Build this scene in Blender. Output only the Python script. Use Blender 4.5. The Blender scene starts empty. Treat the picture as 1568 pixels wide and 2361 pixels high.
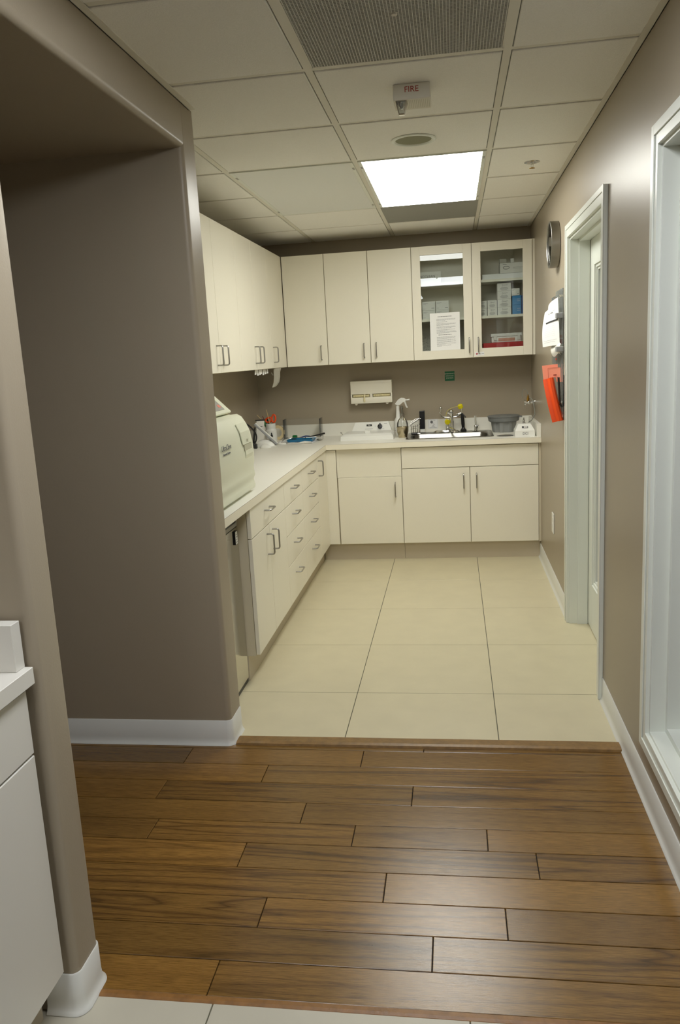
import bpy, bmesh, math, random
from mathutils import Vector, Matrix
random.seed(7)
sc = bpy.context.scene
COL = sc.collection
PI = math.pi

# ------------------------------------------------------------------ materials
def lin(c):
    return tuple(((v/255)/12.92 if v/255 <= .04045 else ((v/255+.055)/1.055)**2.4) for v in c)

def nodes_of(name):
    m = bpy.data.materials.new(name); m.use_nodes = True
    nt = m.node_tree
    return m, nt, nt.nodes['Principled BSDF']

def pbr(name, rgb, rough=.5, metal=0., bump=0., bscale=200., var=0., vscale=6., coat=0., spec=.5):
    """rgb = 0..255 surface colour; bump/var = procedural relief and faint tone variation"""
    m, nt, b = nodes_of(name)
    c = lin(rgb)
    b.inputs['Base Color'].default_value = (*c, 1)
    b.inputs['Roughness'].default_value = rough
    b.inputs['Metallic'].default_value = metal
    b.inputs['Specular IOR Level'].default_value = spec
    b.inputs['Coat Weight'].default_value = coat
    tc = nt.nodes.new('ShaderNodeTexCoord')
    if var:
        n = nt.nodes.new('ShaderNodeTexNoise'); n.inputs['Scale'].default_value = vscale
        n.inputs['Detail'].default_value = 6
        r = nt.nodes.new('ShaderNodeValToRGB')
        r.color_ramp.elements[0].position = .3; r.color_ramp.elements[1].position = .7
        r.color_ramp.elements[0].color = (*[x*(1-var) for x in c], 1)
        r.color_ramp.elements[1].color = (*[min(1, x*(1+var)) for x in c], 1)
        nt.links.new(tc.outputs['Object'], n.inputs['Vector'])
        nt.links.new(n.outputs['Fac'], r.inputs['Fac'])
        nt.links.new(r.outputs['Color'], b.inputs['Base Color'])
    if bump:
        n = nt.nodes.new('ShaderNodeTexNoise'); n.inputs['Scale'].default_value = bscale
        n.inputs['Detail'].default_value = 3
        bp = nt.nodes.new('ShaderNodeBump'); bp.inputs['Strength'].default_value = bump
        bp.inputs['Distance'].default_value = .002
        nt.links.new(tc.outputs['Object'], n.inputs['Vector'])
        nt.links.new(n.outputs['Fac'], bp.inputs['Height'])
        nt.links.new(bp.outputs['Normal'], b.inputs['Normal'])
    return m

def emis(name, rgb, s):
    m, nt, b = nodes_of(name)
    b.inputs['Base Color'].default_value = (.8, .8, .8, 1)
    b.inputs['Emission Color'].default_value = (*rgb, 1)
    b.inputs['Emission Strength'].default_value = s
    return m

def clear(name, tint=(1, 1, 1), ior=1.5, rough=.0, haze=0.):
    """thin pane: straight transmission plus Fresnel reflection"""
    m = bpy.data.materials.new(name); m.use_nodes = True
    nt = m.node_tree; nt.nodes.clear()
    o = nt.nodes.new('ShaderNodeOutputMaterial')
    t = nt.nodes.new('ShaderNodeBsdfTransparent'); t.inputs['Color'].default_value = (*tint, 1)
    g = nt.nodes.new('ShaderNodeBsdfGlossy'); g.inputs['Roughness'].default_value = rough
    f = nt.nodes.new('ShaderNodeFresnel'); f.inputs['IOR'].default_value = ior
    mx = nt.nodes.new('ShaderNodeMixShader')
    nt.links.new(f.outputs[0], mx.inputs[0])
    nt.links.new(t.outputs[0], mx.inputs[1]); nt.links.new(g.outputs[0], mx.inputs[2])
    out = mx
    if haze:
        d = nt.nodes.new('ShaderNodeBsdfDiffuse'); d.inputs['Color'].default_value = (.8, .82, .8, 1)
        m2 = nt.nodes.new('ShaderNodeMixShader'); m2.inputs[0].default_value = haze
        nt.links.new(mx.outputs[0], m2.inputs[1]); nt.links.new(d.outputs[0], m2.inputs[2]); out = m2
    nt.links.new(out.outputs[0], o.inputs['Surface'])
    return m

def wood_floor():
    m, nt, b = nodes_of('oak_boards'); N = nt.nodes.new; L = nt.links.new
    geo = N('ShaderNodeNewGeometry'); tc = N('ShaderNodeTexCoord')
    sep = N('ShaderNodeSeparateXYZ'); L(tc.outputs['Object'], sep.inputs[0])
    # every board gets its own piece of grain
    mulr = N('ShaderNodeMath'); mulr.operation = 'MULTIPLY'; mulr.inputs[1].default_value = 37.
    L(geo.outputs['Random Per Island'], mulr.inputs[0])
    cx = N('ShaderNodeMath'); cx.operation = 'MULTIPLY_ADD'; cx.inputs[1].default_value = .30
    L(sep.outputs[0], cx.inputs[0]); L(mulr.outputs[0], cx.inputs[2])
    cy = N('ShaderNodeMath'); cy.operation = 'MULTIPLY_ADD'; cy.inputs[1].default_value = 6.
    L(sep.outputs[1], cy.inputs[0]); L(mulr.outputs[0], cy.inputs[2])
    cv = N('ShaderNodeCombineXYZ'); L(cx.outputs[0], cv.inputs[0]); L(cy.outputs[0], cv.inputs[1]); L(mulr.outputs[0], cv.inputs[2])
    big = N('ShaderNodeTexNoise'); big.inputs['Scale'].default_value = 1.5; big.inputs['Detail'].default_value = 2
    big.inputs['Distortion'].default_value = .6
    L(cv.outputs[0], big.inputs['Vector'])
    ring = N('ShaderNodeMath'); ring.operation = 'MULTIPLY'; ring.inputs[1].default_value = 8.
    L(big.outputs['Fac'], ring.inputs[0])
    fr = N('ShaderNodeMath'); fr.operation = 'PINGPONG'; fr.inputs[1].default_value = .5
    L(ring.outputs[0], fr.inputs[0])
    # fine fibres
    fv = N('ShaderNodeCombineXYZ')
    fx = N('ShaderNodeMath'); fx.operation = 'MULTIPLY'; fx.inputs[1].default_value = 55.; L(cx.outputs[0], fx.inputs[0])
    fy = N('ShaderNodeMath'); fy.operation = 'MULTIPLY'; fy.inputs[1].default_value = 75.; L(cy.outputs[0], fy.inputs[0])
    L(fx.outputs[0], fv.inputs[0]); L(fy.outputs[0], fv.inputs[1])
    fib = N('ShaderNodeTexNoise'); fib.inputs['Scale'].default_value = 1.; fib.inputs['Detail'].default_value = 5
    fib.inputs['Roughness'].default_value = .7
    L(fv.outputs[0], fib.inputs['Vector'])
    r1 = N('ShaderNodeValToRGB'); e = r1.color_ramp.elements
    e[0].position = 0.; e[0].color = (*lin((94, 68, 31)), 1)
    e[1].position = .26; e[1].color = (*lin((137, 103, 50)), 1)
    x = e.new(.07); x.color = (*lin((115, 84, 41)), 1)
    x = e.new(.8); x.color = (*lin((147, 111, 55)), 1)
    L(fr.outputs[0], r1.inputs['Fac'])
    # only some boards show the flame figure, the rest are straight grained
    fz = N('ShaderNodeMath'); fz.operation = 'FRACT'
    L(mulr.outputs[0], fz.inputs[0])
    fm = N('ShaderNodeMapRange'); fm.inputs['From Min'].default_value = .45; fm.inputs['From Max'].default_value = .75
    fm.inputs['To Min'].default_value = .15; fm.inputs['To Max'].default_value = 1.
    L(fz.outputs[0], fm.inputs['Value'])
    fg = N('ShaderNodeMix'); fg.data_type = 'RGBA'; fg.inputs[6].default_value = (*lin((134, 101, 49)), 1)
    L(fm.outputs[0], fg.inputs[0]); L(r1.outputs[0], fg.inputs[7])
    # cloudy stain
    st = N('ShaderNodeTexNoise'); st.inputs['Scale'].default_value = 1.1; st.inputs['Detail'].default_value = 4
    L(cv.outputs[0], st.inputs['Vector'])
    r4 = N('ShaderNodeValToRGB'); e = r4.color_ramp.elements
    e[0].position = .3; e[0].color = (.80, .77, .74, 1); e[1].position = .7; e[1].color = (1.1, 1.1, 1.08, 1)
    L(st.outputs['Fac'], r4.inputs['Fac'])
    mst = N('ShaderNodeMix'); mst.data_type = 'RGBA'; mst.blend_type = 'MULTIPLY'; mst.inputs[0].default_value = 1.
    L(fg.outputs[2], mst.inputs[6]); L(r4.outputs[0], mst.inputs[7])
    r2 = N('ShaderNodeValToRGB'); e = r2.color_ramp.elements
    e[0].position = .38; e[0].color = (.52, .50, .47, 1); e[1].position = .56; e[1].color = (1.1, 1.1, 1.1, 1)
    L(fib.outputs['Fac'], r2.inputs['Fac'])
    mu = N('ShaderNodeMix'); mu.data_type = 'RGBA'; mu.blend_type = 'MULTIPLY'; mu.inputs[0].default_value = .85
    L(mst.outputs[2], mu.inputs[6]); L(r2.outputs[0], mu.inputs[7])
    r3 = N('ShaderNodeValToRGB'); e = r3.color_ramp.elements
    e[0].position = 0.; e[0].color = (.72, .72, .72, 1); e[1].position = 1.; e[1].color = (1.10, 1.05, .96, 1)
    L(geo.outputs['Random Per Island'], r3.inputs['Fac'])
    mu2 = N('ShaderNodeMix'); mu2.data_type = 'RGBA'; mu2.blend_type = 'MULTIPLY'; mu2.inputs[0].default_value = 1.
    L(mu.outputs[2], mu2.inputs[6]); L(r3.outputs[0], mu2.inputs[7])
    L(mu2.outputs[2], b.inputs['Base Color'])
    b.inputs['Roughness'].default_value = .21; b.inputs['Specular IOR Level'].default_value = .62
    bp = N('ShaderNodeBump'); bp.inputs['Strength'].default_value = .12; bp.inputs['Distance'].default_value = .002
    L(fib.outputs['Fac'], bp.inputs['Height']); L(bp.outputs['Normal'], b.inputs['Normal'])
    return m

def brushed(name, rgb, rough, axis):
    m, nt, b = nodes_of(name); N = nt.nodes.new; L = nt.links.new
    b.inputs['Base Color'].default_value = (*lin(rgb), 1); b.inputs['Metallic'].default_value = 1
    b.inputs['Roughness'].default_value = rough
    tc = N('ShaderNodeTexCoord'); mp = N('ShaderNodeMapping')
    s = [400, 400, 400]; s[axis] = 6; mp.inputs['Scale'].default_value = s
    n = N('ShaderNodeTexNoise'); n.inputs['Scale'].default_value = 1
    bp = N('ShaderNodeBump'); bp.inputs['Strength'].default_value = .12; bp.inputs['Distance'].default_value = .001
    L(tc.outputs['Object'], mp.inputs[0]); L(mp.outputs[0], n.inputs['Vector']); L(n.outputs['Fac'], bp.inputs['Height'])
    L(bp.outputs['Normal'], b.inputs['Normal'])
    return m

M = {}
M['wall'] = pbr('taupe_wall_paint', (161, 150, 131), .33, bump=.12, bscale=220, var=.015, vscale=2, spec=.27)
M['trim'] = pbr('white_trim_paint', (226, 230, 222), .3, bump=.04, bscale=60)
M['cove'] = pbr('grey_white_vinyl', (222, 223, 218), .3)
M['almond'] = pbr('almond_laminate', (234, 229, 212), .38, bump=.05, bscale=500, var=.01, vscale=300)
M['carcass'] = pbr('almond_edge', (205, 196, 172), .6)
M['counter'] = pbr('pale_counter_laminate', (238, 236, 226), .36, bump=.03, bscale=600, var=.015, vscale=400)
M['edge'] = pbr('counter_edge', (236, 230, 211), .4)
M['toe'] = pbr('beige_toe_kick', (196, 185, 163), .5, bump=.05, bscale=300)
M['tile'] = pbr('beige_floor_tile', (205, 196, 165), .38, bump=.05, bscale=80, var=.03, vscale=8)
M['tile2'] = pbr('pale_floor_tile', (188, 183, 166), .42, bump=.05, bscale=80, var=.03, vscale=8)
M['grout'] = pbr('dark_grout', (92, 90, 74), .9)
M['wood'] = wood_floor()
M['reducer'] = pbr('oak_reducer', (130, 98, 52), .4, bump=.3, bscale=150, var=.22, vscale=40)
M['ctile'] = pbr('ceiling_tile', (243, 242, 237), .9, bump=.5, bscale=330, var=.03, vscale=250)
M['tbar'] = pbr('ceiling_bar', (226, 223, 212), .55)
M['dark'] = pbr('dark_void', (22, 21, 19), .9)
M['steel'] = brushed('brushed_steel', (150, 148, 142), .3, 1)
M['mirror_steel'] = brushed('polished_appliance_steel', (205, 203, 194), .06, 2)
M['chrome'] = pbr('chrome', (222, 222, 220), .1, 1)
M['nickel'] = pbr('satin_nickel', (168, 166, 160), .28, 1)
M['greymetal'] = pbr('grey_metal', (168, 167, 160), .45, .2)
M['greydark'] = pbr('grey_panel', (112, 114, 108), .45, .2)
M['black'] = pbr('black_plastic', (20, 20, 21), .35)
M['white'] = pbr('white_plastic', (232, 232, 226), .35)
M['paper'] = pbr('white_paper', (240, 240, 238), .8)
M['card'] = pbr('white_card', (226, 224, 216), .75)
M['ink'] = pbr('grey_ink', (110, 110, 112), .8)
M['darkink'] = pbr('dark_ink', (45, 45, 48), .8)
M['auto'] = pbr('pale_green_white_casing', (222, 224, 202), .33)
M['autodark'] = pbr('casing_shadow_gap', (186, 184, 162), .6)  # darker casing tone, shade of recesses and slots put into the colour
M['greypanel'] = pbr('keypad_grey', (150, 148, 140), .4)
M['lcd'] = pbr('display_green', (92, 104, 84), .2)
M['red'] = pbr('red_plastic', (190, 24, 30), .35)
M['redink'] = pbr('red_ink', (165, 60, 48), .7)
M['teal'] = pbr('teal_button', (80, 160, 140), .4)
M['salmon'] = pbr('salmon_button', (220, 120, 100), .4)
M['orange'] = pbr('orange_plastic', (240, 84, 22), .4)
M['folder'] = pbr('red_orange_folder', (250, 84, 20), .5)
M['note'] = pbr('salmon_paper', (255, 160, 132), .8)
M['green'] = pbr('sign_green', (18, 104, 66), .5)
M['greenpl'] = pbr('green_plastic', (24, 110, 52), .35)
M['blue'] = pbr('tray_blue', (24, 118, 164), .4)
M['boxblue'] = pbr('carton_blue', (36, 128, 186), .6)
M['boxnavy'] = pbr('carton_dark_blue', (20, 84, 150), .6)
M['peach'] = pbr('peach_label', (206, 150, 128), .7)
M['yellow'] = pbr('yellow_plastic', (228, 214, 24), .35)
M['tan'] = pbr('tan_tape', (222, 204, 160), .6)
M['stick'] = pbr('birch_stick', (214, 190, 140), .7)
M['brown'] = pbr('brown_glass', (92, 44, 20), .15)
M['brass'] = pbr('brass', (188, 148, 74), .25, 1)
M['gold'] = pbr('champagne_metal', (190, 178, 150), .25, 1)
M['tub'] = pbr('grey_tub_plastic', (136, 138, 136), .45)
M['tubdark'] = pbr('grey_lid_plastic', (118, 120, 118), .45)
M['hose'] = pbr('grey_hose', (140, 142, 132), .35)
M['greyclip'] = pbr('grey_clip', (150, 152, 154), .45)
M['latex'] = pbr('cream_glove', (222, 212, 170), .6)
M['bracket'] = pbr('frosted_plastic', (176, 172, 158), .5)
M['glass'] = clear('cabinet_glass', (.93, .95, .94))
M['doorglass'] = clear('door_glass', (.9, .93, .91))
M['acrylic'] = clear('clear_acrylic', (.985, .985, .98), 1.14, haze=.02)
M['greenacrylic'] = clear('tinted_acrylic', (.93, .95, .94), 1.07, haze=.07)
M['bottleglass'] = clear('clear_bottle', (.95, .96, .95), 1.35, haze=.05)
M['lens'] = clear('strobe_lens', (.8, .82, .8), 1.9, haze=.08)
M['frost'] = pbr('unlit_diffuser', (228, 230, 228), .5)
M['greycard'] = pbr('grey_ceiling_panel', (150, 150, 143), .6, bump=.3, bscale=400, var=.05, vscale=300)
M['darkwall'] = pbr('grey_room_paint', (176, 182, 178), .6)
LIT = emis('lit_diffuser', (1., .995, .925), 13.8)
LIT2 = emis('cool_lit_diffuser', (.96, .98, 1.02), 12.5)
LIT3 = emis('next_room_fill_diffuser', (.92, 1., .98), 5.)

# ------------------------------------------------------------------ mesh helpers
def frame_z(d):
    d = Vector(d).normalized()
    a = Vector((0, 0, 1)) if abs(d.z) < .9 else Vector((1, 0, 0))
    x = a.cross(d).normalized(); y = d.cross(x)
    return x, y, d

class MB:
    def __init__(s):
        s.bm = bmesh.new(); s.mats = []
        s.cur = 0
    def use(s, mat):
        if mat not in s.mats: s.mats.append(mat)
        s.cur = s.mats.index(mat); return s
    def _f(s, vs, smooth=False):
        try: f = s.bm.faces.new(vs)
        except ValueError: return None
        f.material_index = s.cur; f.smooth = smooth
        return f
    def merge(s, bm2, smooth=False):
        mp = {}
        for v in bm2.verts: mp[v] = s.bm.verts.new(v.co)
        for f in bm2.faces:
            s._f([mp[v] for v in f.verts], smooth)
        bm2.free(); return s
    def box(s, x0, x1, y0, y1, z0, z1, bev=0., seg=2):
        b = bmesh.new()
        x0, x1 = sorted((x0, x1)); y0, y1 = sorted((y0, y1)); z0, z1 = sorted((z0, z1))
        v = [b.verts.new((x, y, z)) for x in (x0, x1) for y in (y0, y1) for z in (z0, z1)]
        for q in ((0, 1, 3, 2), (4, 6, 7, 5), (0, 4, 5, 1), (2, 3, 7, 6), (0, 2, 6, 4), (1, 5, 7, 3)):
            b.faces.new([v[i] for i in q])
        if bev:
            bmesh.ops.bevel(b, geom=b.edges[:], offset=bev, segments=seg, profile=.5, affect='EDGES')
        return s.merge(b, False)
    def obox(s, c, ax, ay, az, hx, hy, hz, bev=0.):
        b = bmesh.new(); c = Vector(c); ax, ay, az = [Vector(a).normalized() for a in (ax, ay, az)]
        v = [b.verts.new(c+ax*i*hx+ay*j*hy+az*k*hz) for i in (-1, 1) for j in (-1, 1) for k in (-1, 1)]
        for q in ((0, 1, 3, 2), (4, 6, 7, 5), (0, 4, 5, 1), (2, 3, 7, 6), (0, 2, 6, 4), (1, 5, 7, 3)):
            b.faces.new([v[i] for i in q])
        if bev: bmesh.ops.bevel(b, geom=b.edges[:], offset=bev, segments=2, profile=.5, affect='EDGES')
        bmesh.ops.recalc_face_normals(b, faces=b.faces[:])
        return s.merge(b)
    def loft(s, loops, smooth=True, cap0=True, cap1=True, closed=True):
        vs = [[s.bm.verts.new(p) for p in lp] for lp in loops]
        n = len(vs[0])
        for a, b in zip(vs, vs[1:]):
            for i in range(n if closed else n-1):
                j = (i+1) % n
                s._f([a[i], a[j], b[j], b[i]], smooth)
        if cap0: s._f(vs[0][::-1])
        if cap1: s._f(vs[-1])
        return s
    def cyl(s, p0, p1, r0, r1=None, seg=20, smooth=True):
        r1 = r0 if r1 is None else r1
        p0, p1 = Vector(p0), Vector(p1); x, y, d = frame_z(p1-p0)
        L = lambda p, r: [p+(x*math.cos(2*PI*i/seg)+y*math.sin(2*PI*i/seg))*r for i in range(seg)]
        return s.loft([L(p0, r0), L(p1, r1)], smooth)
    def lathe(s, c, prof, ax=(0, 0, 1), seg=28, sx=1., sy=1., cap0=True, cap1=True):
        """prof = [(r, h)], along ax from c"""
        c = Vector(c); x, y, d = frame_z(ax)
        if tuple(ax) == (0, 0, 1): x, y = Vector((1, 0, 0)), Vector((0, 1, 0))
        return s.loft([[c+d*h+(x*math.cos(2*PI*i/seg)*sx+y*math.sin(2*PI*i/seg)*sy)*max(r, 1e-5) for i in range(seg)] for r, h in prof], True, cap0, cap1)
    def tube(s, pts, r, seg=8, closed=False):
        pts = [Vector(p) for p in pts]
        x, y, d = frame_z(pts[1]-pts[0]); loops = []
        for i, p in enumerate(pts):
            if i == 0: t = pts[1]-pts[0]
            elif i == len(pts)-1: t = pts[-1]-pts[-2]
            else: t = (pts[i+1]-pts[i]).normalized()+(pts[i]-pts[i-1]).normalized()
            t.normalize()
            x = (x-t*x.dot(t)).normalized(); y = t.cross(x)
            rr = r[i] if isinstance(r, (list, tuple)) else r
            loops.append([p+(x*math.cos(2*PI*k/seg)+y*math.sin(2*PI*k/seg))*rr for k in range(seg)])
        return s.loft(loops)
    def prism(s, poly, axis, lo, hi, smooth=False, bev=0.):
        """poly: 2-D outline; axis x: (y,z), y: (x,z), z: (x,y)"""
        def P(a, b, h): return {'x': (h, a, b), 'y': (a, h, b), 'z': (a, b, h)}[axis]
        b = bmesh.new()
        A = [b.verts.new(P(p, q, lo)) for p, q in poly]; B = [b.verts.new(P(p, q, hi)) for p, q in poly]
        n = len(poly)
        sm = []
        for i in range(n):
            f = b.faces.new([A[i], A[(i+1) % n], B[(i+1) % n], B[i]]); sm.append(f)
        b.faces.new(A[::-1]); b.faces.new(B)
        bmesh.ops.recalc_face_normals(b, faces=b.faces[:])
        if bev:
            bmesh.ops.bevel(b, geom=[e for e in b.edges], offset=bev, segments=2, profile=.5, affect='EDGES')
        return s.merge(b, smooth)
    def quad(s, a, b, c, d): s._f([s.bm.verts.new(p) for p in (a, b, c, d)]); return s
    def grid(s, fn, nu, nv, th=0.):
        """sheet fn(u,v) -> point, optional thickness along +y/-normal"""
        V = [[s.bm.verts.new(fn(i/nu, j/nv)) for j in range(nv+1)] for i in range(nu+1)]
        for i in range(nu):
            for j in range(nv): s._f([V[i][j], V[i+1][j], V[i+1][j+1], V[i][j+1]], True)
        return s
    def sphere(s, c, r, sx=1, sy=1, sz=1, seg=16):
        prof = [(r*math.sin(PI*i/10), -r*math.cos(PI*i/10)*sz) for i in range(11)]
        return s.lathe(c, prof, (0, 0, 1), seg, sx, sy)
    def build(s, name, mat=None, parent=None, loc=None, sharp=35):
        bm = s.bm
        off = Vector(parent_loc(parent)) if parent is not None else None
        if off is None:
            if loc is None:
                xs = [v.co.x for v in bm.verts]; ys = [v.co.y for v in bm.verts]; zs = [v.co.z for v in bm.verts]
                loc = ((min(xs)+max(xs))/2, (min(ys)+max(ys))/2, min(zs))
            off = Vector(loc)
        for v in bm.verts: v.co -= off
        me = bpy.data.meshes.new(name); bm.normal_update()
        bm.to_mesh(me); bm.free()
        if s.mats:
            for mm in s.mats: me.materials.append(mm)
        else: me.materials.append(mat)
        if any(p.use_smooth for p in me.polygons): me.set_sharp_from_angle(angle=math.radians(sharp))
        o = bpy.data.objects.new(name, me); COL.objects.link(o)
        if parent is not None: o.parent = parent
        else: o.location = off
        return o

def parent_loc(p):
    v = Vector((0, 0, 0))
    while p is not None: v += Vector(p.location); p = p.parent
    return v

def tag(o, label=None, cat=None, group=None, kind=None):
    if label: o['label'] = label
    if cat: o['category'] = cat
    if group: o['group'] = group
    if kind: o['kind'] = kind
    return o
def thing(name, label, cat, loc, group=None):
    o = bpy.data.objects.new(name, None); o.empty_display_size = .05; COL.objects.link(o); o.location = loc
    return tag(o, label, cat, group)
def struct(o): o['kind'] = 'structure'; return o
def dup(o, delta, label, group=None):
    r = o.copy(); COL.objects.link(r); r.location = Vector(o.location)+Vector(delta)
    r['label'] = label
    if group: r['group'] = group
    for ch in list(o.children):
        c = ch.copy(); COL.objects.link(c); c.parent = r
        for g in ch.children:
            d = g.copy(); COL.objects.link(d); d.parent = c
    return r

def text(body, size, org, xd, yd, mat, parent, name='lettering', align='CENTER', sx=1., ext=.0004):
    cu = bpy.data.curves.new(name, 'FONT'); cu.body = body; cu.size = size; cu.align_x = align; cu.align_y = 'CENTER'
    cu.extrude = ext; cu.resolution_u = 3
    t = bpy.data.objects.new(name, cu)
    xd = Vector(xd).normalized(); yd = Vector(yd).normalized(); zd = xd.cross(yd)
    me = bpy.data.meshes.new_from_object(t)
    m4 = Matrix((xd*sx, yd, zd)).transposed().to_4x4()
    me.transform(m4)
    off = Vector(org)-(Vector(parent_loc(parent)) if parent else Vector((0, 0, 0)))
    me.transform(Matrix.Translation(off))
    me.materials.clear(); me.materials.append(mat)
    o = bpy.data.objects.new(name, me); COL.objects.link(o); o.parent = parent
    bpy.data.objects.remove(t)
    return o

def fillet(pts, r, n=4):
    out = [Vector(pts[0])]
    for a, b, c in zip(pts, pts[1:], pts[2:]):
        a, b, c = Vector(a), Vector(b), Vector(c)
        u = (a-b).normalized(); w = (c-b).normalized(); p, q = b+u*r, b+w*r
        for i in range(n+1):
            t = i/n; out.append(p*(1-t)**2+b*2*t*(1-t)+q*t*t)
    out.append(Vector(pts[-1])); return out

def pull(c, along, outw, parent, length=.104, proj=.034, r=.0044):
    """D-shaped bar pull centred on c (a point of the front), along = bar direction"""
    c = Vector(c); a = Vector(along)*length/2; o = Vector(outw)*proj
    pts = fillet([c-a, c-a+o, c+a+o, c+a], .012)
    return MB().tube(pts, r, 10).build('handle', M['nickel'], parent)

# ================================================================== SETTING
H = 2.403            # ceiling
XL = -1.515          # face of the hall's left wall
YB = 6.406; XK = -2.185
YD = 2.8565; YD2 = 2.993

# --- floors
def board_floor():
    mb = MB(); rows = [(2.855, 2.825), (2.825, 2.702), (2.702, 2.577), (2.577, 2.450), (2.450, 2.328), (2.328, 2.2135),
                       (2.2135, 2.09), (2.09, 1.960), (1.960, 1.8375), (1.8375, 1.714), (1.714, 1.596)]
    joints = [[-2.4, -.75], [-1.67, -.981], [-2.35, -1.332], [-1.687, -.778], [-2.3, -1.14], [-1.627, -.954, -.532],
              [-1.29, -.39], [-1.93, -.833], [-1.165, -.497], [-2.0, -.69], [-1.232]]
    g = .0012
    for (y1, y0), js in zip(rows, joints):
        xs = [-4.0] + [-3.2] + js + [0.0]
        for a, b in zip(xs, xs[1:]):
            mb.box(a+g, b-g, y0+g, y1-g, -.012, 0, .0012, 1)
    o = mb.build('floor', M['wood'], loc=(0, 0, 0)); struct(o)
    struct(MB().box(-4, 0, 1.59, 2.9, -.03, -.008).build('floor', M['dark'], loc=(0, 0, 0)))
board_floor()
def tile_floor(xs, ys, z, mat, x0, x1, y0, y1):
    mb = MB().use(mat); g = .0016
    X = [x0]+[x for x in xs if x0+.01 < x < x1-.01]+[x1]; Y = [y0]+[y for y in ys if y0+.01 < y < y1-.01]+[y1]
    for a, b in zip(X, X[1:]):
        for c, d in zip(Y, Y[1:]):
            mb.box(a+g, b-g, c+g, d-g, z-.01, z, .0008, 1)
    mb.use(M['grout']).box(x0, x1, y0, y1, z-.02, z-.0012)
    return struct(mb.build('floor', loc=(0, 0, 0)))
T = .6096
tile_floor([-.4595+k*T for k in range(-6, 6)], [5.1955+k*T for k in range(-5, 3)], 0., M['tile'], -2.185, 3.0, 2.90, 6.406)
tile_floor([-.5998+k*T for k in range(-6, 3)], [1.583-.45-k*T for k in range(0, 8)], -.003, M['tile2'], -2.2, 0., -2.4, 1.583)
# wood reducer between oak and tile, and nosing at the near edge
mb = MB().prism([(2.850, -.004), (2.926, -.004), (2.926, .004), (2.912, .010), (2.868, .012), (2.855, .008)], 'x', -1.50, -.012)
struct(mb.build('trim_1', M['reducer'], loc=(0, 0, 0)))
mb = MB().prism([(1.574, -.006), (1.596, -.006), (1.596, .0004), (1.584, .0004), (1.577, -.002)], 'x', -1.50, -.012)
struct(mb.build('trim_2', pbr('red_oak_nosing', (132, 92, 46), .4, bump=.3, bscale=150, var=.2, vscale=40), loc=(0, 0, 0)))

# --- walls
def arc2(cx, cy, r, a0, a1, n=6): return [(cx+r*math.cos(math.radians(a0+(a1-a0)*i/n)), cy+r*math.sin(math.radians(a0+(a1-a0)*i/n))) for i in range(n+1)]
WT = .14
mb = MB()
for (a, b, c, d) in ((4.32, 6.5, 0, 2.5), (3.37, 4.32, 2.04, 2.5), (2.505, 3.37, 0, 2.5), (1.25, 2.505, 0, .25), (1.25, 2.505, 2.05, 2.5), (-2.4, 1.25, 0, 2.5)):
    mb.box(0, WT, a, b, c, d)
struct(mb.build('wall_right', M['wall'], loc=(0, 0, 0)))
struct(MB().box(XK-.1, 3., YB, YB+.1, 0, 2.5).build('wall_back', M['wall'], loc=(0, 0, 0)))
struct(MB().box(XK-.1, XK, YD2, YB, 0, 2.5).build('wall_kitchen_left', M['wall'], loc=(0, 0, 0)))
r = .02
poly = [(-4, YD)]+arc2(XL-r, YD+r, r, -90, 0)+[(XL, YD2), (-4, YD2)]
struct(MB().prism(poly, 'z', 0, 2.5, True).build('wall_passage_far', M['wall'], loc=(0, 0, 0), sharp=50))
poly = arc2(XL-r, 1.524+r, r, -90, 0)+arc2(XL-r, 1.638-r, r, 0, 90)+[(-4, 1.638), (-4, 1.524)]
struct(MB().prism(poly, 'z', 0, 2.5, True).build('wall_passage_near', M['wall'], loc=(0, 0, 0), sharp=50))
poly = [(-4, 2.25)]+arc2(XL-r, 2.25+r, r, -90, 0)+[(XL, 2.5), (-4, 2.5)]
struct(MB().prism(poly, 'y', 1.60, YD+.012, True).build('wall_passage_header', M['wall'], loc=(0, 0, 0), sharp=50))
struct(MB().box(-4.1, -4, 1.5, 3.0, 0, 2.5).build('wall_passage_left', M['wall'], loc=(0, 0, 0)))
struct(MB().box(-2.3, -2.2, -2.4, 1.524, 0, 2.5).build('wall_left_near', M['wall'], loc=(0, 0, 0)))
struct(MB().box(-2.3, .1, -2.5, -2.4, 0, 2.5).build('wall_behind', M['wall'], loc=(0, 0, 0)))
# the room beyond the right-hand wall
struct(MB().box(3.0, 3.1, .5, 6.5, 0, 2.5).build('wall_next_room_right', M['darkwall'], loc=(0, 0, 0)))
struct(MB().box(.14, 3.0, 6.38, 6.406, 0, 2.5).build('wall_next_room_back', M['darkwall'], loc=(0, 0, 0)))
struct(MB().box(.14, 3.0, .4, .5, 0, 2.5).build('wall_next_room_near', M['darkwall'], loc=(0, 0, 0)))
struct(MB().box(.14, 3.1, .4, 6.5, 2.42, 2.5).build('ceiling', M['ctile'], loc=(0, 0, 0)))
struct(MB().box(.14, 3.1, .4, 2.9, -.02, 0).build('floor', M['tile'], loc=(0, 0, 0)))

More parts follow.
